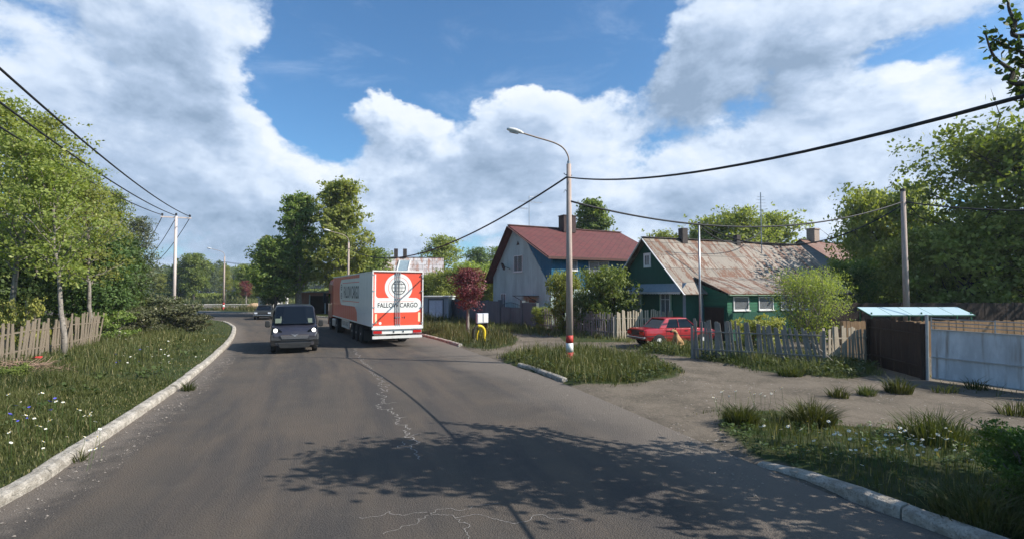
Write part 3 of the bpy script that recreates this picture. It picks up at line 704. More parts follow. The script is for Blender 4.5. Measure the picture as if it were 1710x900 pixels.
proto('plum', 53, 4.3, 1.2, .40, .075, 30, .12, 7000, 'round', 'leaf_plum', 'bark_pale', spread=.42, up=.8)
proto('oak', 59, 12, 6.0, .14, .3, 66, .27, 38000, 'round', 'leaf_dark', 'bark_dark', spread=.28, up=.45)
# ---- left grove
GL = 'slender pale trunked trees left of the road'
tree('young', 'slender_tree', 'slender pale barked tree standing just in front of the leaning left fence end', 'tree', G(115, 602), .3, 1.0, GL)
tree('young', 'slender_tree', 'forked grey trunked tree right behind the end of the left fence', 'tree', G(146, 580), 2.4, 1.0, GL)
tree('slim2', 'slender_tree', 'tall light green tree at the far left edge behind the fence', 'tree', (-27.5, 27.5), 2.6, 1.06, GL)
tree('slim', 'slender_tree', 'light green tree second from the left edge in the left grove', 'tree', (-29.3, 32.3), 5.1, 1.05, GL)
tree('slim2', 'slender_tree', 'light green tree in the middle of the left grove whose top lies under the cables', 'tree', (-32.2, 38.5), 4.2, .98, GL)
tree('slim', 'slender_tree', 'shorter light tree at the right side of the left grove above the scrub', 'tree', (-34.0, 44), 1.2, .86, GL, mat='leaf_mid')
tree('slim2', 'slender_tree', 'yellowish tree at the right end of the left grove beside the white utility pole', 'tree', (-37.0, 51), .8, .80, GL, mat='leaf_olive')
tree('young', 'slender_tree', 'thin forked young tree at the left edge close behind the fence', 'tree', (-21.0, 21.5), 3.3, 1.15, GL)
for i, (x, y, s, l) in enumerate([(-25, 25.5, .66, 'dark dense tree behind the left fence near its leaning end'), (-29, 22, .8, 'dark dense tree at the left edge behind the fence'), (-33, 31, .85, 'dark dense tree deep in the left grove'),
        (-24, 15, .62, 'dark dense tree outside the left fence corner'), (-37, 38, .8, 'dark tree behind the roadside scrub on the left'), (-42, 48, .75, 'dark tree at the back of the left grove near the pole'), (-38, 32, 1.15, 'tall dark tree at the very back of the left grove'), (-23.3, 29, .62, 'dark leafy tree between the slender trunks of the left grove'), (-26, 33.5, .7, 'dark leafy tree behind the scrub and slender trunks'), (-30.5, 27, .9, 'dark tree at the left edge behind the light tree'), (-30.5, 40.5, .62, 'dark leafy tree under the middle slender tree'), (-34, 26, 1.0, 'tall dark tree at the back of the left grove')]):
    tree('dense', 'dense_tree', l, 'tree', (x, y), i * 1.3, s, 'dark trees of the left grove')
tree('weedbush', 'yellow_shrub', 'yellow leaved shrub above the left fence at the frame edge', 'shrub', (-20.9, 22.0), 0, .9, mat='leaf_yellow', sz=2.1)
for i, (u, v, s, m, l) in enumerate([(175, 576, 1.25, 'leaf_mid', 'green shrub leaning on the end of the left fence'), (225, 566, 1.35, 'leaf_olive', 'low olive scrub bush in the middle of the left verge'), (275, 556, 1.5, 'leaf_olive', 'pale olive scrub bush just before the utility pole'),
        (320, 556, 1.0, 'leaf_olive', 'small olive scrub bush right of the utility pole'), (200, 545, 1.7, 'leaf_mid', 'tall green bush behind the roadside scrub'), (255, 543, 1.9, 'leaf_olive', 'broad pale scrub bush behind the others left of the pole'), (305, 543, 1.35, 'leaf_olive', 'pale bush behind the foot of the utility pole'), (12, 655, .5, 'leaf_mid', 'small bright weed bush beside the twig pile')]):
    tree('weedbush', 'scrub_bush', l, 'bush', G(u, v), i * 1.1, s, 'scrub on the left verge', mat=m, sz=1.0)
# ---- centre group behind the lorry
GC = 'roadside trees behind the lorry'
tree('big', 'roadside_tree', 'tallest broad tree rising right behind the lorry cab', 'tree', (-19.4, 58), 2.4, .98, GC)
tree('big2', 'roadside_tree', 'tall dark green tree left of the tallest one behind the van', 'tree', (-24.6, 60), 1.1, .95, GC)
tree('mid', 'roadside_tree', 'bushy middle height tree on a short trunk behind the van roof', 'tree', (-26.6, 58.5), 2.2, .98, GC, mat='leaf_mid')
tree('big2', 'roadside_tree', 'narrow lighter tree at the left end of the group behind the van', 'tree', (-31.5, 67), 3.3, .66, GC)
tree('mid', 'roadside_tree', 'dark tree low to the right of the tallest one above the trailer roof', 'tree', (-17.0, 62), 1.4, .88, GC, mat='leaf_mid')
tree('mid', 'roadside_tree', 'small dark bush tree at the left foot of the group near the parked car', 'tree', (-28.5, 62), 4.4, .62, GC)
# ---- far trees
for i, (u, Y, s, k, m, l) in enumerate([(325, 118, 1.25, 'mid', 'leaf_mid', 'rounded light green tree far off right of the utility pole'), (300, 122, 1.0, 'mid', 'leaf_cool', 'dark tree far off directly right of the utility pole'),
        (412, 112, .95, 'mid', 'leaf_light', 'pale green tree far off right of the far lamp post'), (376, 108, .62, 'slim', 'leaf_light', 'thin bright young tree behind the far lamp post'), (268, 130, .8, 'mid', 'leaf_light', 'pale bush like tree far off left of the utility pole'),
        (350, 190, 1.3, 'mid', 'leaf_cool', 'hazy blue tree far off between the two poles'), (440, 125, 1.0, 'mid', 'leaf_light', 'pale tree far off partly behind the roadside group')]):
    p = at(u, 486, Y); tree(k, 'distant_tree', l, 'tree', (p.x, Y), i, s, 'distant trees beyond the bend', mat=m)
p = at(411, 486, 108); tree('plum', 'red_leaved_tree', 'small dark red tree far off beyond the bend', 'tree', (p.x, 108), 2, 1.15)
# ---- behind the garage and white house
GB = 'trees behind the grey garage'
def tp(k, n, l, c, u, Y, s, g=None, m=None, sz=1, rz=0):
    p = at(u, 486, Y); return tree(k, n, l, c, (p.x, Y), rz, s, g, m, sz)
tp('airy', 'garden_tree', 'light green tree behind the grey garage left of the red leaved tree', 'tree', 738, 78, .93, GB, 'leaf_light')
tp('airy', 'garden_tree', 'airy pale tree directly left of the white house', 'tree', 800, 92, .88, GB, 'leaf_cool', rz=2)
tp('airy', 'garden_tree', 'tree touching the left eave of the white house', 'tree', 836, 86, .85, GB, 'leaf_mid', rz=4)
tp('mid', 'garden_tree', 'green tree just right of the rust patched roof', 'tree', 712, 84, .85, GB, 'leaf_mid', rz=3)
tp('shrub', 'garden_bush', 'bright bush behind the garage left of the red leaved tree', 'bush', 748, 57, 1.45, 'bushes over the grey wall', 'leaf_light', 1.2)
tp('shrub', 'garden_bush', 'bright spreading bush right of the red leaved tree over the grey wall', 'bush', 812, 52, 1.35, 'bushes over the grey wall', 'leaf_light', 1.15, 2)
tp('shrub', 'garden_bush', 'green bush beside the lorry over the garage roof', 'bush', 716, 62, 1.5, 'bushes over the grey wall', 'leaf_mid', 1.1, 3)
tp('shrub', 'garden_bush', 'pale bush behind the red leaved tree', 'bush', 780, 58, 1.75, 'bushes over the grey wall', 'leaf_light', 1.15, 4)
tree('plum', 'red_leaved_tree', 'small tree with dark red leaves and pale trunk on the roadside grass', 'tree', G(779, 560), .7, .98)
tp('shrub', 'garden_bush', 'pale green bush behind the lamp post, left of the big round bush', 'bush', 944, 34.5, .78, None, 'leaf_light', 1.78)
tp('shrub', 'garden_bush', 'low pale bush at the left end of the shaded picket fence', 'bush', 908, 37.5, .55, None, 'leaf_light', 1.0, 2)
tp('shrub', 'garden_bush', 'big round dark green bush left of the green house', 'bush', 1022, 32.2, 1.12, None, 'leaf_mid', 1.3, 1)
tp('shrub', 'garden_bush', 'dark bush between the pale bush and the big round bush', 'bush', 984, 33.2, .85, None, 'leaf_cool', 1.1, 3)
tp('big2', 'garden_tree', 'round topped tree behind the red roof ridge and chimney', 'tree', 985, 66, 1.0, None, 'leaf_mid', .97, 2)
for i, (u, Y, s, l) in enumerate([(1185, 62, .98, 'airy tree above the left half of the rusty roof'), (1240, 60, 1.05, 'tallest airy tree above the middle of the rusty roof'), (1295, 64, 1.05, 'airy tree above the right half of the rusty roof'), (1108, 64, .85, 'pale tree top peeking left of the green house chimney')]):
    tp('airy', 'airy_tree', l, 'tree', u, Y, s, 'airy trees behind the green house', rz=i * 2.1)
GR_ = 'leafy trees right of the green house'
tp('broad', 'leafy_tree', 'large spreading tree right of the rusty roof behind the right pole', 'tree', 1482, 44, .92, GR_, 'leaf_light', 1.42)
tp('broad', 'leafy_tree', 'bright green tree behind the glass canopy', 'tree', 1548, 34, .62, GR_, 'leaf_light', 1.15, 2)
tp('broad', 'leafy_tree', 'dark low tree beside the right end of the rusty roof', 'tree', 1432, 38, .5, GR_, 'leaf_mid', 1.15, 3)
tp('broad', 'leafy_tree', 'tall pale tree between the right pole and the dark right edge tree', 'tree', 1575, 48, .8, GR_, 'leaf_light', 1.25, 4)
tp('broad', 'leafy_tree', 'mid green tree behind the lit board fence', 'tree', 1640, 31, .8, GR_, 'leaf_light', 1.0, 5)
tree('oak', 'dark_tree', 'dark leaved tree behind the white gate filling the right edge', 'tree', (32.0, 31.0), 1.2, 1.17, mat='leaf_mid')
tp('shrub_loose', 'willow_bush', 'tall loose leaved bush before the right half of the green house', 'bush', 1350, 25.6, .98, None, None, 1.28)
tp('weedbush', 'light_shrub', 'low yellow green shrub behind the grey picket fence', 'shrub', 1266, 23.6, .95, None, 'leaf_yellow', 1.4, 1)
# near right bush and the tree overhead
proto('nearbush', 61, 1.25, .85, .0, .014, 46, .055, 26000, 'round', 'leaf_mid', 'bark_pale', spread=.30, stems=6, up=.5, aspect=.5)
p = G(1690, 850); tree('nearbush', 'leafy_bush', 'bright green feathery bush at the near right corner', 'bush', (6.65, 6.5), .3, .86, mat='leaf_fern')
tree('nearbush', 'leafy_bush', 'darker feathery bush in the shade right at the frame edge', 'bush', (6.1, 5.6), 2.3, .62, mat='leaf_dark')
# the tree standing right of the camera whose crown shades the road; its low boughs reach into the picture
proto('over', 67, 10.9, 2.0, .26, .15, 34, .19, 10500, 'tall', 'leaf_dark', 'bark_dark', spread=.42, up=.35)
ov = tree('over', 'overhanging_tree', 'dark leaved tree reaching in from the top right corner', 'tree', (10.9, 6.15), .9, 1.0)
def bough(pts, r, seed, nleaf):
    rg = np.random.default_rng(seed); P = catmull(pts, 6); mb = MB(); mb.tube(P, [r * (1 - .85 * i / (len(P) - 1)) + .003 for i in range(len(P))], 6)
    b = mb.build('bough', M['bark_dark'], ov, origin=ov.location)
    for v in b.data.vertices: v.co = Matrix.Rotation(-ov.rotation_euler.z, 3, 'Z') @ v.co
    C = []
    for i in range(nleaf):
        k = rg.integers(len(P) // 4, len(P)); C.append(list(P[k] + Vector(rg.normal(0, .05, 3))))
    C = np.array(C); n = len(C); A = rg.normal(0, 1, (n, 3)); A /= np.linalg.norm(A, axis=1)[:, None]; N = rg.normal(0, .7, (n, 3)) + np.array([0, -.6, .8]); B = np.cross(N, A); B /= np.linalg.norm(B, axis=1)[:, None]
    l = (.085 + .06 * rg.random(n))[:, None]; C = C + A * l * .6
    V = np.stack([C - A * l * .5, C - A * l * .2 + B * l * .26, C + A * l * .2 + B * l * .28, C + A * l * .5, C + A * l * .2 - B * l * .28, C - A * l * .2 - B * l * .26], 1).reshape(-1, 3) - np.array(ov.location)
    a = -ov.rotation_euler.z; V = np.stack([V[:, 0] * math.cos(a) - V[:, 1] * math.sin(a), V[:, 0] * math.sin(a) + V[:, 1] * math.cos(a), V[:, 2]], 1)
    arr_mesh('bough_leaves', V, 6, M['leaf_dark'], np.repeat(rg.random(n) * .85, 6), b)
bough([(10.4, 6.3, 6.0), (9.9, 7.4, 6.2), at(1712, 140, 8.6), at(1690, 118, 8.8), at(1660, 95, 9), at(1645, 55, 9.1)], .06, 1, 110)
bough([(10.4, 6.3, 6.8), (9.9, 7.4, 7.2), at(1714, 60, 8.7), at(1695, 35, 8.8), at(1684, 10, 9), at(1686, -30, 9)], .055, 2, 90)
bough([(10.4, 6.3, 6.4), at(1740, 110, 8.4), at(1712, 90, 8.6), at(1680, 78, 8.8), at(1652, 62, 9.0)], .04, 3, 110)
bough([(10.4, 6.3, 5.2), (9.8, 7.6, 5.6), at(1730, 180, 8.5), at(1706, 155, 8.7), at(1695, 128, 9)], .05, 4, 130)
# ================================================================ MATERIALS FOR BUILT THINGS
def roofmat(name, c1, c2, rust, amount=.5, sheet=(1.9, 1.25), seam=(.05, .04, .03), streak=True):
    t = NT(name); uv = t.coord('UV'); s = t.n('ShaderNodeSeparateXYZ'); t.l(uv, s.inputs[0])
    br = t.n('ShaderNodeTexBrick'); t.l(uv, br.inputs[0]); br.inputs['Scale'].default_value = 1; br.inputs['Mortar Size'].default_value = .018
    br.inputs['Brick Width'].default_value = sheet[0]; br.inputs['Row Height'].default_value = sheet[1]; br.offset = .37; br.inputs['Bias'].default_value = -.1
    br.inputs['Color1'].default_value = rgb(c1); br.inputs['Color2'].default_value = rgb(c2); br.inputs['Mortar'].default_value = rgb(seam)
    v1 = t.coord('UV', (1.9, .42, 1)); n1 = t.noise(v1, 1.25, 8, .7, .3); n2 = t.noise(uv, 9, 5, .7); n3 = t.noise(t.coord('UV', (7, .5, 1)), 2, 5, .6)
    base = t.mix(t.math('MULTIPLY', t.ramp(n3, .4, .7), .4), br.outputs[0], tuple(x * .6 for x in c2))
    rm = t.ramp(t.math('ADD', n1, t.math('MULTIPLY', t.math('SUBTRACT', n2, .5), .35)), .645 - amount * .22, .70 - amount * .20)
    rc = t.mix(t.ramp(n2, .3, .7), rust, tuple(x * .45 for x in rust))
    base = t.mix(t.math('MULTIPLY', rm, .9), base, rc)
    sm = t.ramp(br.outputs[1], .0, .5)
    t.bsdf(t.mix(t.math('MULTIPLY', sm, .7), base, seam), .62, .0, .4, t.math('ADD', t.math('MULTIPLY', n2, .3), sm), .5, .02)
    return t.m
M['rusty'] = roofmat('rusty_sheet_roof', (.30, .255, .205), (.185, .155, .120), (.18, .060, .018), .72)
M['rusty_pink'] = roofmat('rust_patched_roof', (.52, .50, .50), (.42, .36, .34), (.42, .22, .15), .62, (1.2, .8))
M['rusty_dark'] = roofmat('dark_rusty_roof', (.24, .145, .105), (.17, .10, .075), (.22, .08, .04), .9)
t = NT('red_shingle'); uv = t.coord('UV', (1, 1, 1), (0, 0, R(45)))
br = t.n('ShaderNodeTexBrick'); t.l(uv, br.inputs[0]); br.inputs['Scale'].default_value = 1; br.inputs['Mortar Size'].default_value = .025; br.offset = 0
br.inputs['Brick Width'].default_value = .42; br.inputs['Row Height'].default_value = .42; br.inputs['Color1'].default_value = rgb((.145, .043, .040)); br.inputs['Color2'].default_value = rgb((.105, .035, .033)); br.inputs['Mortar'].default_value = rgb((.07, .025, .022))
n1 = t.noise(uv, .8, 6, .6); t.bsdf(t.mix(t.math('MULTIPLY', t.ramp(n1, .4, .7), .5), br.outputs[0], (.13, .055, .045)), .75, 0, .3, br.outputs[1], -.4, .02); M['shingle'] = t.m
M['green_v'] = planks('green_boards_vertical', (.020, .10, .064), (.013, .07, .045), .14)
M['green_h'] = planks('green_clapboard', (.035, .16, .085), (.024, .115, .062), .17, False)
M['green_flat'] = planks('green_wall_boards', (.026, .115, .074), (.018, .085, .055), .95, True, gap=.01, grain=.3)
M['blue_v'] = planks('blue_boards', (.018, .13, .23), (.013, .095, .17), .2)
M['cream_h'] = planks('cream_clapboard', (.55, .47, .30), (.46, .38, .24), .2, False)
M['greyblue_h'] = planks('grey_shingle_wall', (.26, .29, .33), (.2, .23, .27), .2, False)
M['brown_v'] = planks('brown_fence_boards', (.060, .034, .022), (.035, .021, .015), .17, gap=.05, dirt=(.02, .014, .011))  # shade on these fences is put into the dark colour
M['brown_v2'] = planks('brown_fence_boards_lit', (.40, .24, .12), (.26, .15, .07), .17, gap=.05, dirt=(.10, .06, .04))  # same brown boards with the sunlight put into the colour
M['wood_grey'] = simple('weathered_wood_grey', (.28, .25, .22), (.17, .155, .14), 10, .9, stretch=(6, 6, .8), bstr=.5)  # picket wood with the shade of these runs put into its grey
M['wood_pale'] = simple('weathered_wood_pale', (.50, .42, .31), (.33, .27, .19), 10, .9, stretch=(6, 6, .8), bstr=.5)  # same picket wood, sunlight put into the paler tone
M['wood_left'] = simple('weathered_wood_left', (.25, .20, .145), (.13, .10, .072), 9, .9, stretch=(7, 7, .8), bstr=.7)
def stucco(name, c1, c2, stain, sc=.8, amt=.6):
    t = NT(name); v = t.coord('Object', (1, 1, .35)); n1 = t.noise(v, sc, 8, .68); n2 = t.noise(t.coord('Object'), 22, 5, .7); n3 = t.noise(t.coord('Object', (4, 4, .3)), 1.5, 5, .6)
    c = t.mix(t.ramp(n1, .35, .65), c1, c2); c = t.mix(t.math('MULTIPLY', t.ramp(n3, .5, .75), amt), c, stain)
    t.bsdf(c, .9, 0, .2, t.math('ADD', n2, n1), .5, .015); return t.m
M['stucco'] = stucco('white_stucco', (.45, .55, .52), (.35, .43, .41), (.22, .24, .23))
M['gateskin'] = stucco('white_gate_paint', (.66, .68, .70), (.46, .48, .50), (.25, .20, .16), 1.6, .8)
M['grey_wall'] = stucco('grey_painted_wall', (.13, .155, .165), (.10, .12, .13), (.06, .07, .07))
M['garage'] = stucco('pale_garage_paint', (.36, .40, .42), (.30, .33, .35), (.18, .2, .2))
M['pink'] = stucco('pink_plaster', (.48, .27, .23), (.40, .22, .19), (.28, .16, .13))
M['concrete'] = simple('pole_concrete', (.42, .33, .28), (.30, .235, .20), 6, .9, stretch=(1, 1, .3), bstr=.4)
M['concrete_pale'] = simple('pale_pole_concrete', (.62, .52, .48), (.5, .42, .38), 6, .9, stretch=(1, 1, .3))
M['rustbox'] = planks('brown_metal_cladding', (.075, .045, .04), (.05, .03, .028), .14)
M['brick'] = simple('chimney_brick', (.35, .27, .22), (.22, .17, .14), 8, .9); M['dark_pipe'] = simple('dark_chimney', (.07, .055, .05), (.04, .032, .03), 6, .8)
M['white'] = simple('white_paint', (.74, .73, .70), (.6, .59, .56), 8, .6); M['trim_lime'] = simple('pale_green_trim', (.36, .48, .33), (.28, .4, .27), 8, .7)
M['apron'] = simple('blue_grey_sheet', (.25, .32, .36), (.19, .25, .29), 4, .5); M['fascia_red'] = simple('rust_fascia', (.11, .05, .04), (.07, .035, .03), 5, .8)
M['red_paint'] = simple('red_band_paint', (.50, .045, .035), (.36, .035, .03), 9, .6); M['metal'] = simple('galvanised_metal', (.42, .43, .44), (.32, .33, .34), 9, .45, .6)
M['black'] = flat('black_rubber', (.018, .018, .019), .6); M['cable'] = flat('cable_black', (.012, .012, .013), .7)
M['yellow'] = simple('yellow_paint', (.72, .52, .02), (.55, .38, .02), 12, .5); M['sooty'] = simple('sooty_paint', (.03, .028, .02), (.06, .05, .02), 12, .8)
M['meter'] = simple('meter_box_paint', (.58, .62, .68), (.45, .49, .54), 8, .5)
M['curtain'] = simple('net_curtain', (.85, .87, .88), (.55, .57, .6), 14, .9, stretch=(9, 9, .6)); M['dark'] = flat('dark_interior', (.012, .014, .016), .9)
M['brown_door'] = planks('brown_door_boards', (.06, .035, .025), (.04, .022, .016), .15); M['redbrown'] = simple('red_brown_door', (.17, .06, .03), (.11, .04, .022), 8, .6)
t = NT('window_glass'); t.bsdf((.02, .03, .035), .06, 0, .9, Alpha=.35, ); M['glass'] = t.m
t = NT('dark_glass'); t.bsdf((.006, .009, .014), .08, 0, .28); M['dglass'] = t.m
t = NT('canopy_sheet'); t.bsdf((.42, .55, .60), .4, 0, .5); M['canopy'] = t.m
# ---------------------------------------------------------------- windows
def window(parent, c, w, h, nrm, mat_frame='white', mullions=1, sill=True, depth=.05, trim=None, curtain=True, transom=False):
    """window centred at c on a wall whose outward local normal is nrm (axis aligned)"""
    n = Vector(nrm); tx = Vector((0, 0, 1)).cross(n); c = Vector(c); up = Vector((0, 0, 1))
    f = .055; mb = MB()
    def b(x0, x1, z0, z1, d0, d1, m): 
        ps = [c + tx * x + up * z + n * d for d in (d0, d1) for x, z in ((x0, z0), (x1, z0), (x1, z1), (x0, z1))]
        m.add(ps, [(3, 2, 1, 0), (4, 5, 6, 7), (0, 1, 5, 4), (1, 2, 6, 5), (2, 3, 7, 6), (3, 0, 4, 7)])
    W, Hh = w / 2, h / 2
    b(-W, W, Hh - f, Hh, .002, depth, mb); b(-W, W, -Hh, -Hh + f, .002, depth, mb); b(-W, -W + f, -Hh + f, Hh - f, .002, depth, mb); b(W - f, W, -Hh + f, Hh - f, .002, depth, mb)
    for k in range(mullions):
        x = -W + w * (k + 1) / (mullions + 1); b(x - .025, x + .025, -Hh + f, Hh - f, .004, depth - .006, mb)
    if transom: b(-W + f, W - f, Hh * .42, Hh * .42 + .045, .005, depth - .01, mb)
    fr = mb.build('window', M[mat_frame], parent)
    g = MB(); b(-W + f * .5, W - f * .5, -Hh + f * .5, Hh - f * .5, .022, .028, g); g.build('pane', M['glass'], fr)
    if curtain:
        g = MB(); n_ = 14
        for k in range(n_):
            if mullions and n_ * .44 < k < n_ * .56: continue
            x = -W + f + (w - 2 * f) * k / n_; b(x, x + (w - 2 * f) / n_, -Hh + f, Hh - f, .008, .012 + .006 * (k % 2), g)
        g.build('curtain', M['curtain'], fr)
    g = MB(); b(-W + .02, W - .02, -Hh + .02, Hh - .02, .0015, .007, g); g.build('dark_recess', M['dark'], fr)  # near-black sheet behind the pane stands for the unlit room
    if trim:
        g = MB(); k = .11; b(-W - k, W + k, Hh, Hh + k, .002, .035, g); b(-W - k, W + k, -Hh - k, -Hh, .002, .035, g); b(-W - k, -W, -Hh, Hh, .002, .035, g); b(W, W + k, -Hh, Hh, .002, .035, g); g.build('casing', M[trim], fr)
    elif sill:
        g = MB(); b(-W - .05, W + .05, -Hh - .05, -Hh, .002, .12, g); g.build('sill', M[mat_frame], fr)
    return fr
def slab(pts, th=.05): return MB().prism(pts, (0, 0, 0), (0, 0, -th))
def zg(p): return float(zground(np.array([p[0]]), np.array([p[1]]))[0])
# ---------------------------------------------------------------- GREEN HOUSE
fi = math.atan2(.39, .92)
gh = thing('green_house', 'green wooden house with rust streaked sheet roof, white trimmed gable and side porch', 'house', (10, 30, 0), fi)
Wd, Ln, Ev, Rg = 6.8, 13.4, 3.05, 6.2
MB().add([(0, 0, -.2), (0, Wd, -.2), (0, Wd, Ev - .1), (0, 0, Ev - .1), (Ln, 0, -.2), (Ln, Wd, -.2), (Ln, Wd, Ev - .1), (Ln, 0, Ev - .1)], [(0, 3, 2, 1), (0, 4, 7, 3), (1, 2, 6, 5), (4, 5, 6, 7), (3, 7, 6, 2)]).build('wall', M['green_flat'], gh)
MB().prism([(0, .05, Ev), (0, Wd - .05, Ev), (0, Wd / 2, Rg - .12)], (-.05, 0, 0), (.08, 0, 0)).build('gable_boards', M['green_v'], gh)
MB().prism([(Ln, .05, Ev), (Ln, Wd - .05, Ev), (Ln, Wd / 2, Rg - .12)], (-.08, 0, 0), (.05, 0, 0)).build('gable_boards', M['green_v'], gh)
k = (Rg - Ev) / (Wd / 2); oh = .42; x0, x1 = -.45, Ln + .4
roof = slab([(x0, -oh, Ev - oh * k), (x1, -oh, Ev - oh * k), (x1, Wd / 2, Rg), (x0, Wd / 2, Rg)], .05).build('roof', M['rusty'], gh)
slab([(x0, Wd + oh, Ev - oh * k), (x0, Wd / 2, Rg), (x1, Wd / 2, Rg), (x1, Wd + oh, Ev - oh * k)], .05).build('roof', M['rusty'], gh)
mb = MB(); mb.bar((x0, Wd / 2, Rg + .02), (x1, Wd / 2, Rg + .02), .3, .05); mb.build('ridge_cap', M['dark_pipe'], roof)
for xx, cw in ((2.7, .42), (7.4, .34)):
    c = MB().box((xx, Wd / 2 - .15, Rg + (.2 if xx < 5 else .05)), (cw, cw, 1.0 if xx < 5 else .8))
    c.build('chimney', M['dark_pipe'], roof)
mb = MB()
for s in (0, 1):
    y_ = lambda q: q if s == 0 else Wd - q
    mb.bar((x0 - .03, y_(-oh - .03), Ev - oh * k - .07), (x0 - .03, y_(Wd / 2), Rg - .07), .05, .09, (1, 0, 0))
mb.build('bargeboard', M['white'], roof)
mb = MB(); mb.prism([(-.02, -.1, Ev + .20), (-.5, -.1, Ev - .30), (-.5, Wd + .1, Ev - .30), (-.02, Wd + .1, Ev + .20)], (0, 0, 0), (0, 0, .04)); mb.build('apron_roof', M['apron'], gh)
mb = MB(); mb.bar((-.48, -.1, Ev - .33), (-.48, Wd + .1, Ev - .33), .03, .07, (0, 0, 1))
for i in range(46):
    y_ = -.05 + i * .15; mb.prism([(-.5, y_, Ev - .36), (-.5, y_ + .12, Ev - .36), (-.5, y_ + .06, Ev - .44)], (0, 0, 0), (.03, 0, 0))
mb.build('scalloped_trim', M['white'], gh)
mb = MB().box((-.05, Wd / 2, 1.0), (.05, Wd, .08)); mb.build('base_board', M['apron'], gh)
for y_ in (1.75, 4.6, 5.9)[:2] + (6.1,): window(gh, (-.01, y_ if y_ < 6 else 6.0, 1.95), .86, 1.6, (-1, 0, 0), 'white', 1, trim='trim_lime', transom=True)
window(gh, (-.06, Wd / 2, 4.75), .5, .7, (-1, 0, 0), 'white', 1, trim='white', curtain=False)
mb = MB(); mb.box((-.03, .1, 1.5), (.05, .2, 3.0)); mb.box((-.03, Wd - .1, 1.5), (.05, .2, 3.0)); mb.build('corner_board', M['apron'], gh)
mb = MB(); mb.box((1.13, -.06, 1.5), (.14, .06, 2.7)); mb.build('corner_board', M['apron'], gh)
# porch
px0, px1, py = 1.25, 8.6, -1.85; ph = 2.62
mb = MB(); mb.add([(px0, 0, -.2), (px0, py, -.2), (px0, py, ph), (px0, 0, Ev + .1), (px1, 0, -.2), (px1, py, -.2), (px1, py, ph), (px1, 0, Ev + .1)], [(0, 1, 2, 3), (1, 5, 6, 2), (4, 7, 6, 5)])
pw = mb.build('porch_wall', M['green_h'], gh)
MB().box(((px0 + px1) / 2, py - .03, .82), (px1 - px0 + .02, .06, 1.65)).build('lower_boards', M['green_v'], gh)
slab([(px0 - .12, py - .22, ph + .06), (px1 + .2, py - .22, ph + .06), (px1 + .2, .55, Ev + .62), (px0 - .12, .55, Ev + .62)], .05).build('porch_roof', M['rusty'], gh)
mb = MB(); mb.bar((px0 - .1, py - .23, ph - .04), (px1 + .2, py - .23, ph - .04), .03, .1, (0, 1, 0)); mb.build('eave_board', M['trim_lime'], gh)
for i, x_ in enumerate((2.25, 4.15, 5.9, 7.4)): window(gh, (x_, py, 2.12), 1.15, .76, (0, -1, 0), 'white', 0)
MB().box((px0 - .03, -.92, .95), (.06, 1.5, 1.9)).build('door', M['brown_door'], gh)
mb = MB(); mb.box((px0 - .04, -.14, .98), (.07, .08, 1.98)); mb.box((px0 - .04, -1.71, .98), (.07, .08, 1.98)); mb.box((px0 - .04, -.92, 1.95), (.07, 1.64, .08)); mb.build('door_frame', M['green_v'], gh)
# ---------------------------------------------------------------- WHITE HOUSE
fw = math.atan2(.46, .89)
wh = thing('white_house', 'white stucco house with dark red shingle roof and blue boarded upper side', 'house', (3, 40, 0), fw)
L = 11.4
MB().prism([(0, 0, -.2), (0, .02, 3.0), (0, 4.4, 7.45), (0, 6.2, 8.25), (0, 10.4, 4.1), (0, 10.4, -.2)], (0, 0, 0), (L, 0, 0)).build('wall', M['stucco'], wh)
MB().prism([(0, -.02, 3.02), (0, -.02, 5.62), (0, 4.4, 7.62), (0, 4.4, 7.47)], (.02, 0, 0), (L - .02, 0, 0)).build('blue_upper_wall', M['blue_v'], wh)
rf = slab([(-.55, -.55, 5.42), (L + .4, -.55, 5.42), (L + .4, 6.2, 8.5), (-.55, 6.2, 8.5)], .14).build('roof', M['shingle'], wh)
slab([(-.55, 6.2, 8.5), (L + .4, 6.2, 8.5), (L + .4, 11.0, 3.7), (-.55, 11.0, 3.7)], .16).build('roof', M['shingle'], wh)
mb = MB(); mb.bar((-.57, -.56, 5.33), (-.57, 6.2, 8.40), .04, .24, (1, 0, 0)); mb.bar((-.57, 11.02, 3.60), (-.57, 6.2, 8.40), .04, .28, (1, 0, 0)); mb.bar((-.6, -.58, 5.33), (L + .4, -.58, 5.33), .05, .2); mb.build('fascia', M['fascia_red'], rf)
mb = MB(); mb.bar((-.55, 6.2, 8.54), (L + .4, 6.2, 8.54), .35, .08); mb.build('ridge_cap', M['fascia_red'], rf)
MB().box((5.2, 5.6, 8.85), (1.3, .9, 1.5)).box((5.2, 5.6, 9.62), (1.42, 1.0, .06)).build('chimney', M['rustbox'], rf)
window(wh, (0, 5.35, 5.15), 1.55, 1.4, (-1, 0, 0), 'white', 1, curtain=True)
window(wh, (0, 8.2, 1.95), 1.0, 1.3, (-1, 0, 0), 'white', 1)
window(wh, (4.5, -.02, 4.6), 2.0, 1.15, (0, -1, 0), 'white', 1); window(wh, (1.9, -.02, 4.8), 1.0, .8, (0, -1, 0), 'white', 1); window(wh, (8.4, -.02, 4.6), 1.8, 1.15, (0, -1, 0), 'white', 1)
window(wh, (2.5, 0, 1.6), 1.3, 1.2, (0, -1, 0), 'white', 1)
MB().prism([(0, 5.15, 6.75), (0, 5.65, 6.75), (0, 5.4, 7.1)], (-.03, 0, 0), (.01, 0, 0)).build('attic_vent', M['dark_pipe'], wh)
mb = MB().box((-.03, 2.9, 1.05), (.06, 1.0, 2.1)); mb.build('door', M['redbrown'], wh)
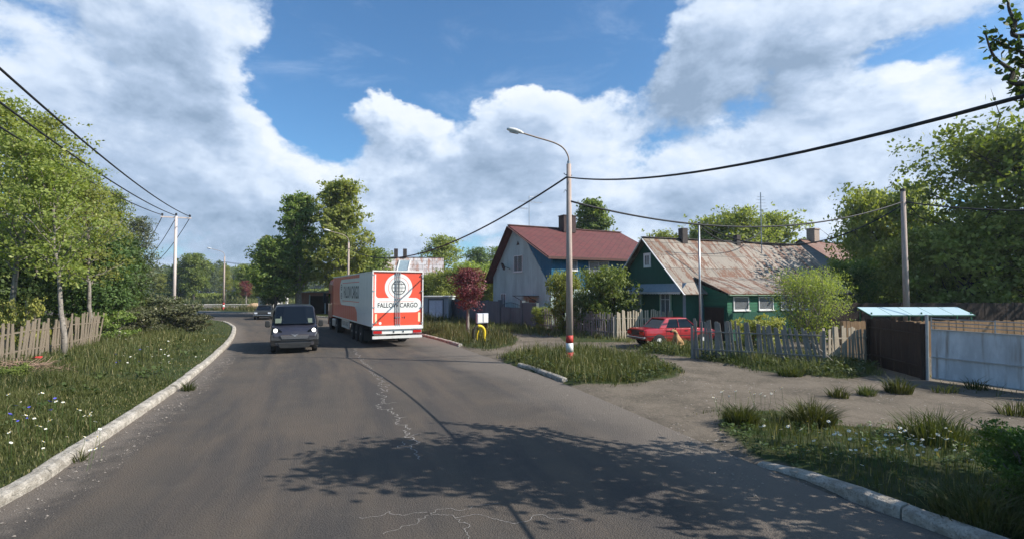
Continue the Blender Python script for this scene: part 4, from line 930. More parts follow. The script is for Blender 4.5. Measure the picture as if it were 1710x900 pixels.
mb = MB(); mb.box((-.5, 3.2, 2.42), (1.0, 2.7, .05)); mb.bar((-.95, 4.4, 2.4), (-.02, 4.4, 1.9), .04, .04); mb.bar((-.95, 2.0, 2.4), (-.02, 2.0, 1.9), .04, .04); mb.build('door_canopy', M['dark_pipe'], wh)
mb = MB(); mb.lathe([(.02, 0), (.28, .07), (.36, .16), (.34, .17), (.26, .09), (.02, .02)], 14, (0, 0, 0), 'x')
sd = mb.build('satellite_dish', M['dark_pipe'], wh); sd.location = (-.55, 6.9, 5.0); sd.rotation_euler = (0, R(160), R(-10))
mb = MB(); mb.bar((0, 6.9, 4.75), (-.5, 6.9, 4.95), .04, .04); mb.build('dish_bracket', M['dark_pipe'], wh)
an = MB(); an.tube([(1.6, 6.3, 8.3), (1.6, 6.3, 11.3)], .03, 6); an.bar((.5, 6.3, 10.75), (2.9, 6.3, 10.75), .03, .03); an.bar((.3, 6.0, 10.1), (1.6, 6.6, 10.1), .03, .03)
for i in range(7): an.bar((.6 + i * .36, 6.0 - .03 * i, 10.76), (.6 + i * .36, 6.6 + .03 * i, 10.76), .018, .018)
for i in range(5): an.bar((.4 + i * .25, 5.8, 10.12), (.4 + i * .25, 6.6, 10.12), .018, .018)
an.tube([(1.6, 6.3, 11.2), (2.1, 6.3, 11.25), (2.5, 6.3, 11.6)], .02, 5)
an.build('antenna', M['metal'], rf)
# ---------------------------------------------------------------- OTHER HOUSES
def small_house(name, label, loc, rz, W_, L_, ev, rg, wall, roofm, extras=None):
    h = thing(name, label, 'house', loc, rz); wl = MB()
    wl.prism([(0, 0, -.3), (0, 0, ev), (0, W_ / 2, rg - .1), (0, W_, ev), (0, W_, -.3)], (0, 0, 0), (L_, 0, 0)).build('wall', M[wall], h)
    kk = (rg - ev) / (W_ / 2); o_ = .4
    r_ = slab([(-.4, -o_, ev - o_ * kk), (L_ + .4, -o_, ev - o_ * kk), (L_ + .4, W_ / 2, rg), (-.4, W_ / 2, rg)], .06).build('roof', M[roofm], h)
    slab([(-.4, W_ / 2, rg), (L_ + .4, W_ / 2, rg), (L_ + .4, W_ + o_, ev - o_ * kk), (-.4, W_ + o_, ev - o_ * kk)], .06).build('roof', M[roofm], h)
    mb = MB(); mb.bar((-.4, W_ / 2, rg + .02), (L_ + .4, W_ / 2, rg + .02), .25, .05); mb.build('ridge_cap', M['dark_pipe'], r_)
    return h, r_
p = at(603, 486, 60)
h1, r1 = small_house('distant_house', 'low house with rust patched grey roof and skylight above the trailer', (p.x, 61, 0), R(8), 7, 8.9, 4.1, 7.0, 'stucco', 'rusty_pink')
for x_ in (3.4, 4.5): MB().box((x_, 3.4, 7.5), (.45, .45, 1.1)).build('chimney', M['dark_pipe'], r1)
sl_ = lambda y_: 4.1 + 2.9 / 3.5 * y_
mb = MB(); [mb.bar((xa, .3, sl_(.3) + .06), (xb, 2.9, sl_(2.9) + .06), .12, .2) for xa, xb in ((3.6, 3.9), (4.9, 5.2))]; mb.bar((3.6, .3, sl_(.3) + .05), (4.9, .3, sl_(.3) + .05), .12, .2); mb.bar((3.9, 2.9, sl_(2.9) + .05), (5.2, 2.9, sl_(2.9) + .05), .12, .2); mb.build('skylight_frame', M['white'], r1)
MB().add([(3.6, .3, sl_(.3) + .09), (4.9, .3, sl_(.3) + .09), (5.2, 2.9, sl_(2.9) + .09), (3.9, 2.9, sl_(2.9) + .09)], [(0, 1, 2, 3)]).build('skylight_pane', M['apron'], r1)
for x_ in (1.2, 3.4, 5.8): window(h1, (x_, 0, 1.9), 1.1, 1.3, (0, -1, 0), 'white', 1)
p = at(1378, 486, 52)
h2, r2 = small_house('distant_house', 'cream boarded house with rusty roof and white chimney behind the green house', (p.x, 50, 0), R(36), 6.5, 9, 5.6, 8.0, 'cream_h', 'rusty_dark')
MB().prism([(0, .05, 5.55), (0, 3.25, 7.85), (0, 6.45, 5.55)], (-.04, 0, 0), (.02, 0, 0)).build('gable_boards', M['greyblue_h'], h2)
MB().box((-.03, 3.25, 4.6), (.05, 6.4, 1.9)).build('gable_boards', M['greyblue_h'], h2)
mb = MB().box((2.2, 3.1, 8.5), (1.1, .8, 1.3)); mb.box((2.2, 3.1, 9.18), (1.25, .95, .12)); mb.build('chimney', M['brick'], r2)
window(h2, (2.2, 0, 4.3), 1.0, 1.2, (0, -1, 0), 'white', 1); window(h2, (5.2, 0, 4.3), 1.0, 1.2, (0, -1, 0), 'white', 1)
# pink garages with brown doors
p = at(497, 486, 64)
pk = thing('garage_row', 'pink plastered garage with dark flat roof and brown board doors behind the van', 'garage', (p.x, 64, 0), R(-6))
MB().box((3.9, 2.5, 1.2), (7.8, 5, 2.9)).build('wall', M['pink'], pk)
mb = MB(); mb.box((3.9, 2.4, 2.73), (8.2, 5.5, .14)); mb.build('roof', M['apron'], pk)
for i in range(3): MB().box((2.6 + i * 2.0, -.06, 1.15), (1.8, .08, 2.2)).build('door', M['brown_door'], pk)
mb = MB(); [mb.box((1.6 + i * 2.0, -.08, 1.2), (.12, .1, 2.4)) for i in range(4)]; mb.build('door_posts', M['meter'], pk)
p = at(452, 486, 66)
ut = thing('utility_hut', 'small white utility hut beyond the parked car', 'hut', (p.x - 1.1, 68, 0), R(10))
mb = MB().box((0, 0, .9), (2.2, 1.6, 2.2)); mb.build('wall', M['white'], ut); mb = MB().box((0, 0, 2.05), (2.5, 1.9, .14)); mb.build('roof', M['meter'], ut); MB().box((-.3, -.84, .85), (.8, .06, 1.7)).build('door', M['meter'], ut)
for i, (u, l) in enumerate(((470, 'white gate post left of the pink garage, nearer the hut'), (479, 'white gate post left of the pink garage, nearer the garage'))):
    p = at(u, 486, 66); o = thing('gate_post', l, 'post', (p.x, 66, 0)); MB().box((0, 0, 1.2), (.28, .28, 2.6)).build('shaft', M['white'], o); MB().box((0, 0, 2.55), (.4, .4, .12)).build('cap', M['white'], o)
p = G(428, 515); sp_ = MB()
sp_.lathe([(2.2, -.05), (1.9, .25), (1.2, .62), (.6, .85), (.15, .92)], 22, (0, 0, 0)); 
for i, v_ in enumerate(sp_.v): sp_.v[i] = (v_[0] + random.uniform(-.15, .15), v_[1] * .8 + random.uniform(-.15, .15), v_[2] + random.uniform(-.05, .05))
M['sand'] = simple('sand', (.50, .34, .20), (.42, .28, .16), 3, .95)
o = sp_.build('sand_heap', M['sand'], origin=(0, 0, 0), smooth=True); o.location = (p.x, p.y, 0); tag(o, 'orange sand heap on the grass beyond the van', 'sand heap')
# long white greenhouse / trailer band beyond the bend
p = at(408, 486, 116)
gl = thing('greenhouse', 'long low whitish glasshouse in the far field', 'greenhouse', (p.x, 128, 0), R(4))
MB().prism([(0, -2, 0), (0, -2, 1.4), (0, 0, 2.3), (0, 2, 1.4), (0, 2, 0)], (-9, 0, 0), (9, 0, 0)).build('glazed_shell', M['canopy'], gl)
mb = MB(); [mb.box((-9 + i * 1.5, -2.03, .7), (.08, .06, 1.4)) for i in range(13)]; mb.build('glazing_bars', M['white'], gl)
# garage beside the lorry
gb = thing('garage', 'pale grey flat roofed garage with double metal door right of the trailer', 'garage', (G(708, 533).x, G(708, 533).y, 0), R(-4))
MB().box((1.2, 2.5, 1.05), (2.5, 5, 2.4)).build('wall', M['garage'], gb)
mb = MB().box((1.2, 2.4, 2.29), (2.7, 5.4, .1)); mb.build('roof', M['white'], gb)
for x_ in (.86, 1.54): MB().box((x_, -.03, .95), (.65, .05, 1.9)).build('door', M['meter'], gb)
mb = MB(); mb.box((.45, -.04, 1.0), (.08, .08, 2.1)); mb.box((1.95, -.04, 1.0), (.08, .08, 2.1)); mb.box((1.2, -.04, 2.0), (1.5, .08, .08)); mb.build('door_frame', M['grey_wall'], gb)
# ---------------------------------------------------------------- WALL AND FENCES
def run(a, b): a, b = Vector((a[0], a[1], 0)), Vector((b[0], b[1], 0)); d = b - a; return a, b, d.normalized(), d.length
A = (1.85, 37.8); B = (-6.5, 54.5); a, b, d, Ls = run(A, B); ang = math.atan2(d.y, d.x)
gw = thing('grey_wall', 'long dark grey painted wall before the white house', 'wall', (a.x, a.y, 0), ang)
MB().box((1.1, 0, .93), (2.2, .2, 2.05)).build('panel', M['grey_wall'], gw)
MB().box((6.4 + (Ls - 6.4) / 2, 0, .93), (Ls - 6.4, .2, 2.05)).build('panel', M['grey_wall'], gw)
mb = MB(); [mb.box((x_, 0, .98), (.3, .3, 2.2)) for x_ in (2.3, 6.3)]; mb.build('pillar', M['grey_wall'], gw)
mb = MB(); [mb.box((x_, 0, .98), (.24, .24, 2.12)) for x_ in np.arange(9, Ls, 2.6)]; mb.build('pillar', M['grey_wall'], gw)
g1 = thing('driveway_gate', 'dark grey sheet metal gate with bowed top rail in the grey wall', 'gate', (a.x + d.x * 2.45, a.y + d.y * 2.45, 0), ang)
for s in (0, 1):
    MB().box((.92 + s * 1.86, 0, .82), (1.8, .05, 1.4)).build('leaf', M['grey_wall'], g1)
mb = MB(); arch = [(i * .37, 0, 1.62 + .28 * math.sin(PI * i / 10)) for i in range(11)]; mb.tube(arch, .025, 6)
for i in range(1, 10): mb.tube([(i * .37, 0, 1.5), (i * .37, 0, 1.62 + .28 * math.sin(PI * i / 10))], .015, 5)
for z_ in (.14, .82, 1.5): mb.bar((0, -.04, z_), (3.7, -.04, z_), .04, .05)
mb.build('top_rail', M['grey_wall'], g1)
# meter cabinets
p = G(803, 552); o = thing('meter_cabinet', 'pair of pale electricity cabinets on a brown stand before the grey wall', 'meter box', (p.x + .1, p.y - .3, 0), R(35)); o.scale = (.55, .6, .8)
for s in (0, 1): c = MB().box((-.42 + s * .84, 0, 1.15), (.78, .4, .85)).build('cabinet', M['meter'], o, bevel=.02); MB().box((-.42 + s * .84, -.215, 1.15), (.66, .02, .72)).build('door', M['white'], c)
mb = MB(); [mb.box((x_, 0, .36), (.08, .3, .75)) for x_ in (-.7, 0, .7)]; mb.box((.55, .12, .55), (.6, .06, 1.0)); mb.build('stand', M['brown_door'], o)
# pickets
def picket_fence(name, label, A, B, mat, h=1.3, pw=.095, gap=.07, lean=.04, group=None, top=.08, missing=0.0, side=1, rails=(.35, .95), z_end=0, sag=0.0, overlap=0.0):
    a, b, d, Ls = run(A, B); n = Vector((-d.y, d.x, 0)) * side
    f = thing(name, label, 'fence', (a.x, a.y, 0), math.atan2(d.y, d.x), group)
    s = 1 if side > 0 else -1; n_p = int(Ls / (pw + gap)); n_p = min(n_p, 98); step = Ls / n_p; zz = lambda x_: zg((a.x + d.x * x_, a.y + d.y * x_))
    for i in range(n_p):
        if random.random() < missing: continue
        x_ = (i + .5) * step; t_ = random.gauss(0, lean) + sag * i / n_p; hh = h * (1 + random.uniform(-top, top)) * (1 - z_end * i / n_p); w_ = pw * random.uniform(.82, 1.15)
        mb = MB(); x2 = x_ + math.sin(t_) * hh; z0 = zz(x_); dz = random.uniform(.0, .06)
        yb = random.uniform(-.012, .012) - .035 * s; yt = yb + random.gauss(0, .02)
        c0 = Vector((x_, yb, z0 + dz - .02)); c1 = Vector((x2, yt, z0 + hh * math.cos(t_)))
        ux = Vector((math.cos(t_), 0, -math.sin(t_))) * w_ / 2; th = Vector((0, .011, 0)); cut = random.uniform(-.025, .025)
        vs_ = [c0 - ux - th, c0 + ux - th, c1 + ux - th + Vector((0, 0, cut)), c1 - ux - th, c0 - ux + th, c0 + ux + th, c1 + ux + th + Vector((0, 0, cut)), c1 - ux + th]
        mb.add(vs_, [(0, 1, 2, 3), (7, 6, 5, 4), (0, 4, 5, 1), (1, 5, 6, 2), (2, 6, 7, 3), (3, 7, 4, 0)])
        mb.build('picket', M[mat], f)
    for r_ in rails:
        k = max(1, int(Ls / 2.4))
        for j in range(k):
            xa, xb = Ls * j / k, Ls * (j + 1) / k
            MB().bar((xa, .0, zz(xa) + r_ * h / 1.3 + random.uniform(-.05, .05)), (xb + .08, .0, zz(xb) + r_ * h / 1.3 + random.uniform(-.05, .05)), .045, .085, (0, 1, 0)).build('rail', M[mat], f)
    k = max(1, int(Ls / 2.4))
    for j in range(k + 1):
        xa = Ls * j / k; MB().box((xa, .065 * s, zz(xa) + h * .42), (.09, .09, h * .92)).build('post', M[mat], f)
    return f
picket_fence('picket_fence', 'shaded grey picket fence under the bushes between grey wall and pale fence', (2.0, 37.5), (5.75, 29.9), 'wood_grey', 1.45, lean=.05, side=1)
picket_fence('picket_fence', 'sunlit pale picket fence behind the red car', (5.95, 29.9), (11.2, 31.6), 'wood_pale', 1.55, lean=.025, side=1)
pf = picket_fence('picket_fence', 'long grey broken picket fence starting at the nose of the red car', (7.45, 21.6), (11.3, 18.95), 'wood_grey', 1.5, .09, .05, lean=.05, side=-1, sag=-.18, z_end=.10)
MB().bar((2.6, .05, .42), (5.2, .1, .12), .03, .12, (0, 1, 0)).build('loose_board', M['wood_grey'], pf); MB().bar((4.2, .06, 1.0), (5.0, .2, .2), .03, .10, (0, 1, 0)).build('loose_board', M['wood_grey'], pf)
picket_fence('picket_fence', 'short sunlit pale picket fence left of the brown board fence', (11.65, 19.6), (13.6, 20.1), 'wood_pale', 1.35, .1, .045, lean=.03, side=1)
lf = picket_fence('picket_fence', 'leaning weathered picket fence on the left verge', (-16.2, 14.2), (-19.15, 22.5), 'wood_left', 1.42, .15, .09, lean=.13, side=1, top=.1, sag=.16)
picket_fence('picket_fence', 'collapsed dark end of the left picket fence leaning over', (-19.2, 22.7), (-20.4, 25.8), 'wood_left', 1.5, .12, .05, lean=.16, side=1, sag=.35)
def board_fence(name, label, A, B, mat, h, jag_=.03, bw=.16):
    a, b, d, Ls = run(A, B); f = thing(name, label, 'fence', (a.x, a.y, 0), math.atan2(d.y, d.x)); n_ = int(Ls / bw); n_ = min(n_, 96); st_ = Ls / n_
    for i in range(n_):
        hh = h + random.uniform(-jag_, jag_); MB().box(((i + .5) * st_, random.uniform(-.008, .008), hh / 2 - .05), (st_ * .96, .025, hh + .1)).build('board', M[mat], f)
    mb = MB(); [mb.bar((0, .05, z_), (Ls, .05, z_), .05, .08, (0, 1, 0)) for z_ in (.4, h - .35)]; mb.build('rail', M[mat], f)
    [MB().box((x_, .09, h / 2), (.1, .1, h)).build('post', M[mat], f) for x_ in np.linspace(.05, Ls - .05, max(2, int(Ls / 2.5)))]; return f
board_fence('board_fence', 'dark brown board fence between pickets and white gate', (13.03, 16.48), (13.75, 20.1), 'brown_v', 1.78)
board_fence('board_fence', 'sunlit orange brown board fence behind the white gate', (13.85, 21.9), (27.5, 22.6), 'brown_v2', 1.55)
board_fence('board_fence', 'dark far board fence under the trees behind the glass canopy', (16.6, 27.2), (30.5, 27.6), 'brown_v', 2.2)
# bird box-like red lamp on dark fence skipped; glass canopy
cn = thing('glass_canopy', 'long pale blue glazed canopy on posts behind the right pole', 'canopy', (16.7, 24.3, -.08), R(2))
for i in range(5):
    MB().add([(i * 1.0, 0, 1.78), (i * 1.0 + .97, 0, 1.78), (i * 1.0 + .97, .9, 2.12), (i * 1.0, .9, 2.12)], [(0, 1, 2, 3)]).build('roof_sheet', M['canopy'], cn)
mb = MB(); [mb.bar((i * 1.0 - .015, 0, 1.76), (i * 1.0 - .015, .9, 2.1), .03, .04) for i in range(6)]; mb.bar((0, 0, 1.75), (5, 0, 1.75), .04, .04); mb.bar((0, .9, 2.09), (5, .9, 2.09), .04, .04)
[mb.box((x_, y_, .95), (.05, .05, 1.9)) for x_ in (.1, 2.5, 4.9) for y_ in (.1, .85)]; mb.build('canopy_frame', M['green_h'], cn)
# white gate
A = (13.02, 16.45); B = (14.75, 13.2); a, b, d, Ls = run(A, B); B = (A[0] + d.x * 6.6, A[1] + d.y * 6.6)
wg = thing('metal_gate', 'large stained white sheet metal gate with open rails on top at right edge', 'gate', (a.x, a.y, zg(A)), math.atan2(d.y, d.x)); wg.rotation_euler = (0, R(.8), math.atan2(d.y, d.x))
for s in (0, 1):
    x_ = .12 + s * 3.25
    lf_ = MB().box((x_ + 1.55, 0, .84), (3.1, .04, 1.54)).build('gate_leaf', M['gateskin'], wg)
    mb = MB(); mb.bar((x_, -.03, .75), (x_ + 3.1, -.03, .75), .03, .07, (0, 1, 0)); mb.bar((x_, -.03, 1.60), (x_ + 3.1, -.03, 1.60), .03, .05, (0, 1, 0)); mb.bar((x_, -.03, .11), (x_ + 3.1, -.03, .11), .03, .05, (0, 1, 0))
    for z_ in (1.72, 1.83, 1.94): mb.tube([(x_, 0, z_), (x_ + 3.1, 0, z_ + .0)], .014, 6)
    for q in (0, 1.55, 3.1): mb.tube([(x_ + q, 0, 1.58), (x_ + q, 0, 1.97)], .02, 6)
    mb.build('rail_frame', M['metal'], lf_)
for x_ in (.0, 6.6): MB().tube([(x_, 0, -.2), (x_, 0, 2.05)], .045, 10).build('gate_post', M['metal'], wg)
MB().box((3.3, .0, 1.78), (.1, .08, .5)).build('latch_post', M['white'], wg)
# twig pile and yellow hoop
p = G(40, 634); o = thing('twig_pile', 'heap of dry twigs in the grass by the left fence', 'twig pile', (p.x, p.y, zg(p) + .0)); mb = MB()
for i in range(240):
    a_ = random.uniform(0, 2 * PI); q = random.gauss(0, .42); q2 = random.gauss(0, .3); l_ = random.uniform(.2, .6); z_ = max(.01, .28 * math.exp(-(q * q + q2 * q2) * 3) * random.random())
    v0 = Vector((q, q2, z_)); v1 = v0 + Vector((math.cos(a_) * l_, math.sin(a_) * l_, random.uniform(-.05, .16))); m_ = (v0 + v1) / 2 + Vector((random.uniform(-.05, .05),) * 3); mb.tube([v0, m_, v1], [.009, .007, .003], 4, False)
M['twig'] = simple('dry_twig', (.30, .20, .14), (.18, .12, .085), 9, .9); mb.build('twigs', M['twig'], o); o.scale = (1.35, 1.35, 1.6)
p = G(60, 622); o = MB().add([(-.16, -.02, 0), (.02, -.08, .05), (.17, .0, .01), (.12, .1, .06), (-.08, .1, .03), (-.16, -.02, .03), (.02, -.07, .09), (.17, .0, .04), (.12, .1, .09), (-.08, .1, .06)], [(0, 1, 2, 3, 4), (5, 6, 7, 8, 9), (0, 1, 6, 5), (1, 2, 7, 6), (2, 3, 8, 7), (3, 4, 9, 8), (4, 0, 5, 9)]).build('crumpled_wrapper', M['red_paint']); o.location = (p.x, p.y, zg(p) + .28); tag(o, 'crumpled red wrapper lying on the twig pile', 'litter')
p = G(800, 573); o = thing('pipe_hoop', 'yellow painted pipe hoop with one sooty leg standing in the roadside grass', 'pipe', (p.x, p.y, zg(p)), R(20))
arc = [Vector((.28, 0, -.1)), Vector((.3, 0, .35))] + [Vector((.30 * math.cos(a_), 0, .5 + .34 * math.sin(a_))) for a_ in np.linspace(.1, PI - .1, 9)] + [Vector((-.3, 0, .35)), Vector((-.26, 0, -.1))]
arc = catmull(arc, 3); kx = len(arc) * 6 // 11; MB().tube(arc[:kx + 1], .085, 10).build('hoop', M['yellow'], o, smooth=True); MB().tube(arc[kx:], .085, 10).build('sooty_leg', M['sooty'], o, smooth=True)  # remaining leg of the hoop drawn in a near-black tone
MB().tube([Vector((-.12, .04, -.05)), Vector((-.1, 0, .4)), Vector((-.02, 0, .62))], .035, 6).build('inner_pipe', M['yellow'], o)
# thin leaning stick at the pale fence
# ---------------------------------------------------------------- POLES
def lamp_post(label, loc, rz, group='street lamps along the road', h=7.6, band=True):
    o = thing('street_lamp', label, 'street lamp', (loc[0], loc[1], zg(loc)), rz, group)
    MB().tube([(0, 0, 1.02), (0, 0, 4), (0, 0, h)], [.135, .115, .088], 12).build('shaft', M['concrete'], o, smooth=True)
    for i, (z0, z1, m) in enumerate(((-.3, .38, 'red_paint'), (.38, .73, 'white'), (.73, 1.02, 'red_paint'))):
        MB().tube([(0, 0, z0), (0, 0, z1)], [.142 - .002 * i, .140 - .002 * i], 12).build('painted_band', M[m], o, smooth=True)
    MB().tube([(0, 0, h - .1), (0, 0, h + .12)], .07, 10).build('collar', M['metal'], o)
    arm = MB().tube(catmull([(0, 0, h), (-.02, 0, h + .3), (-.22, 0, h + .62), (-.6, 0, h + .82), (-1.3, 0, h + 1.0), (-1.9, 0, h + 1.16)], 4), .032, 8).build('arm', M['concrete'], o, smooth=True)
    mb = MB(); mb.loft([[Vector((x_, y_ * w_, h + zc + z_ * t_)) for y_, z_ in ((-1, 0), (-.7, .8), (0, 1), (.7, .8), (1, 0), (.7, -.6), (0, -.8), (-.7, -.6))] for x_, w_, t_, zc in ((-1.78, .04, .04, 1.13), (-1.9, .08, .07, 1.17), (-2.1, .12, .09, 1.22), (-2.3, .11, .08, 1.25), (-2.42, .05, .04, 1.265))])
    mb.build('lamp_head', M['white'], o, smooth=True)
    mb = MB(); mb.loft([[Vector((x_, y_ * w_, h + zc - .06 - .05 * max(0, -z_) + .0)) for y_, z_ in ((-1, 0), (-.6, -.8), (0, -1), (.6, -.8), (1, 0))] for x_, w_, zc in ((-1.98, .07, 1.19), (-2.15, .09, 1.22), (-2.32, .06, 1.25))]); mb.build('lamp_glass', M['meter'], o)
    mb = MB(); mb.tube([(0, 0, h - .42), (-.14, 0, h - .42), (-.2, 0, h - .36)], .015, 6); mb.tube([(0, 0, h - .42 - .75), (-.16, 0, h - 1.0), (-.2, 0, h - 1.12)], .012, 6); mb.tube([(-.1, 0, h - .44), (.12, 0, h - .44)], .022, 6); mb.build('wire_hook', M['dark_pipe'], o)
    return o
lampA = lamp_post('near street lamp with red and white banded foot standing on the grass island', (2.2, 20.0), R(8))
lampC = lamp_post('street lamp half hidden by the lorry before the tallest tree', (-16.6, 52.8), R(20), h=7.6)
lampF = lamp_post('farthest street lamp with red and white foot at the bend', (-42, 76), R(10), h=7.7)
# left utility pole with crossarm
def util_pole(label, loc, rz, h, group='utility poles left of the road'):
    o = thing('utility_pole', label, 'utility pole', (loc[0], loc[1], 0), rz, group)
    MB().tube([(0, 0, -.3), (0, 0, h)], [.17, .115], 12).build('shaft', M['concrete_pale'], o, smooth=True)
    MB().box((0, 0, h - .12), (2.5, .12, .12)).build('crossarm', M['concrete_pale'], o)
    for x_ in (-1.12, 0, 1.12):
        z_ = h + (.0 if x_ else .08); MB().lathe([(.03, z_ - .05), (.05, z_), (.11, z_ + .06), (.07, z_ + .1), (.1, z_ + .15), (.05, z_ + .22)], 10, (x_, 0, 0)).build('insulator', M['black'], o)
    return o
dU = Vector((16.4, -33.8, 0)).normalized(); rzU = math.atan2(dU.y, dU.x) + PI / 2
up1 = util_pole('tall pale concrete utility pole with crossarm beside the left verge scrub', (-32.2, 49.7), rzU, 9.95)
up2 = util_pole('utility pole behind the camera on the left verge', (-6.9, -4.2), rzU, 10.0)
p3 = at(195, 470, 82); up3 = util_pole('utility pole hidden behind the left grove', (p3.x, 82), R(35), 7.2)
CG = 'power line cables left of the road'
def cable(label, a, b, sag, r=.02, group=None, n=40):
    a, b = Vector(a), Vector(b); P = catenary(a, b, sag, n); mb = MB(); mb.tube(P, r, 6); o = mb.build('cable', M['cable'], origin=a, smooth=True); return tag(o, label, 'cable', group)
def tip(o, x_, h): return Matrix.Rotation(o.rotation_euler.z, 3, 'Z') @ Vector((x_, 0, 0)) + Vector((o.location.x, o.location.y, h))
for x_, l in ((1.12, 'uppermost of the three power cables at the top left'), (0, 'middle of the three power cables at the top left'), (-1.12, 'lowest of the three power cables at the top left')):
    cable(l, tip(up1, x_, 10.0), tip(up2, x_, 10.1), 1.15, .038, CG)
for x_, l in ((1.12, 'right one of the three cables dropping into the trees from the pale utility pole'), (0, 'middle one of the three cables dropping into the trees from the pale utility pole'), (-1.12, 'left one of the three cables dropping into the trees from the pale utility pole')):
    cable(l, tip(up1, x_, 9.85), tip(up3, x_, 7.2), 2.6, .03, CG)
wa = Vector((2.1, 19.95, 7.18))
cable('thick cable from the near street lamp out over the right frame edge', wa + Vector((.05, 0, 0)), (11.1, -10.5, 7.3), 2.1, .027)
cable('cable from the near street lamp across to the lamp behind the lorry', wa, (-16.6, 52.8, 7.1), 1.9, .038)
wb = Vector((2.25, 19.95, 6.25)); rp = Vector((20.4, 27, 7.45))
cable('long cable from the near street lamp to the right pole above the rusty roof', wb, rp, 1.15, .036)
mp_ = Vector((11.6, 32, 6.9))
cable('sagging cable from the thin mid pole to the right pole over the rusty roof', mp_, rp - Vector((0, 0, .15)), 1.7, .034)
cable('cable from the right pole out to the right frame edge', rp, (29, 18.5, 6.9), .8, .034)
cable('short cable looping from the thin mid pole to the roof mast', mp_ - Vector((0, 0, .1)), (17.2, 35.8, 6.9), .9, .03)
cable('far cable crossing from the grove to the farthest street lamp', (-42, 76, 7.1), tip(up3, 0, 7.0), .7, .03)
cable('far cable from the farthest street lamp to the lamp behind the lorry', (-42, 76, 7.1), (-16.6, 52.8, 7.1), .9, .022)
cable('second far cable from the farthest street lamp towards the right', (-42, 76, 7.0), (-24, 86, 6.9), .8, .025)
o = thing('utility_pole', 'plain concrete pole standing behind the brown fence on the right', 'pole', (20.4, 27, 0)); MB().tube([(0, 0, -.2), (0, 0, 8.0)], [.16, .11], 12).build('shaft', M['concrete'], o, smooth=True); MB().tube([(0, 0, 8.0), (0, 0, 8.12)], .13, 10).build('cap', M['dark_pipe'], o)
mb = MB(); mb.tube([(-.16, 0, 7.45), (.16, 0, 7.5)], .03, 6); mb.build('wire_hook', M['black'], o)
o = thing('utility_pole', 'thin pale metal pole in front of the rusty roof', 'pole', (11.6, 32, 0)) if False else thing('utility_pole', 'thin pale metal pole in front of the rusty roof', 'pole', (9.55, 26.5, 0))
MB().tube([(0, 0, -.2), (0, 0, 6.25)], [.06, .045], 10).build('shaft', M['metal'], o, smooth=True); MB().tube([(0, 0, 6.18), (0, 0, 6.3)], .07, 8).build('cap', M['black'], o)
ma = thing('roof_mast', 'thin aerial mast behind the rusty roof ridge', 'mast', (17.2, 35.8, 0)); mb = MB().tube([(0, 0, 2.5), (0, 0, 9.6)], .035, 6); mb.build('shaft', M['metal'], ma); mb = MB(); [mb.bar((-.5 + .05 * i, 0, 8.2 + i * .22), (.5 - .05 * i, 0, 8.2 + i * .22), .02, .02) for i in range(6)]; mb.build('aerial', M['metal'], ma)
# ================================================================ VEHICLES
def paint(name, c, rough=.3, coat=.6, c2=None, dirty=(.12, .10, .085), amt=.35):
    t = NT(name); v = t.coord('Object'); n = t.noise(v, 3, 6, .6); s = t.n('ShaderNodeSeparateXYZ'); t.l(v, s.inputs[0])
    low = t.math('SUBTRACT', 1, t.ramp(s.outputs[2], .2, 1.1)); m = t.math('MULTIPLY', t.math('ADD', t.math('MULTIPLY', t.ramp(n, .5, .8), .5), low), amt, True)
    st = t.noise(t.coord('Object', (5, 5, .35)), 2.0, 5, .6); m = t.math('ADD', m, t.math('MULTIPLY', t.ramp(st, .55, .8), amt * .7), True)
    bmp = None
    if name.startswith('lorry'): bmp = t.math('SINE', t.math('MULTIPLY', s.outputs[1], 9.0))
    t.bsdf(t.mix(m, c, dirty), t.math('ADD', rough, t.math('MULTIPLY', m, .5)), 0, .5, bmp, .18, .03, **{'Coat Weight': coat, 'Coat Roughness': .08}); return t.m
M['truck_red'] = paint('lorry_red', (.80, .085, .04), .38, .25, amt=.16); M['truck_white'] = paint('lorry_white', (.78, .76, .71), .4, .25, amt=.32)
M['cab_red'] = paint('cab_red', (.42, .028, .022), .3, .6); M['van_paint'] = paint('van_slate', (.022, .021, .030), .32, .5, amt=.22); M['van_plastic'] = flat('van_plastic', (.018, .017, .016), .5)
M['car_red'] = paint('car_red', (.40, .010, .018), .3, .7, amt=.22); M['chrome'] = flat('chrome', (.55, .55, .56), .2, 1.0); M['tyre'] = flat('tyre', (.018, .017, .016), .85)
M['rim'] = flat('steel_rim', (.32, .32, .33), .45, .5); M['ink'] = flat('graphic_black', (.02, .02, .022), .5); M['tail'] = flat('tail_lens', (.45, .012, .012), .2); M['reflector'] = flat('reflector_cream', (.80, .66, .42), .4)
M['seat'] = flat('seat_cloth', (.10, .12, .09), .9); M['car_dark'] = flat('car_grey', (.035, .038, .04), .3)
t = NT('lit_headlamp'); e = t.n('ShaderNodeEmission'); e.inputs[0].default_value = (1, .97, .9, 1); e.inputs[1].default_value = 3; t.l(e.outputs[0], t.out.inputs[0]); M['lit'] = t.m
def wheel(parent, c, r, w, side, hub='rim', cap=.55, dual=False):
    """axle along x; side +1 outer face towards +x"""
    mb = MB(); mb.lathe([(r * .55, -w / 2), (r * .93, -w / 2), (r, -w * .36), (r, w * .36), (r * .93, w / 2), (r * .55, w / 2)], 24, c, 'x')
    o = mb.build('wheel', M['tyre'], parent, smooth=False)
    mb = MB(); s = side; mb.lathe([(r * .57, s * (w / 2 - .03)), (r * .52, s * (w / 2 - .005)), (r * .42, s * (w / 2 - .05)), (r * .2, s * (w / 2 - .02)), (r * .12, s * (w / 2 + .01))], 20, c, 'x'); mb.build('rim', M[hub], o); return o
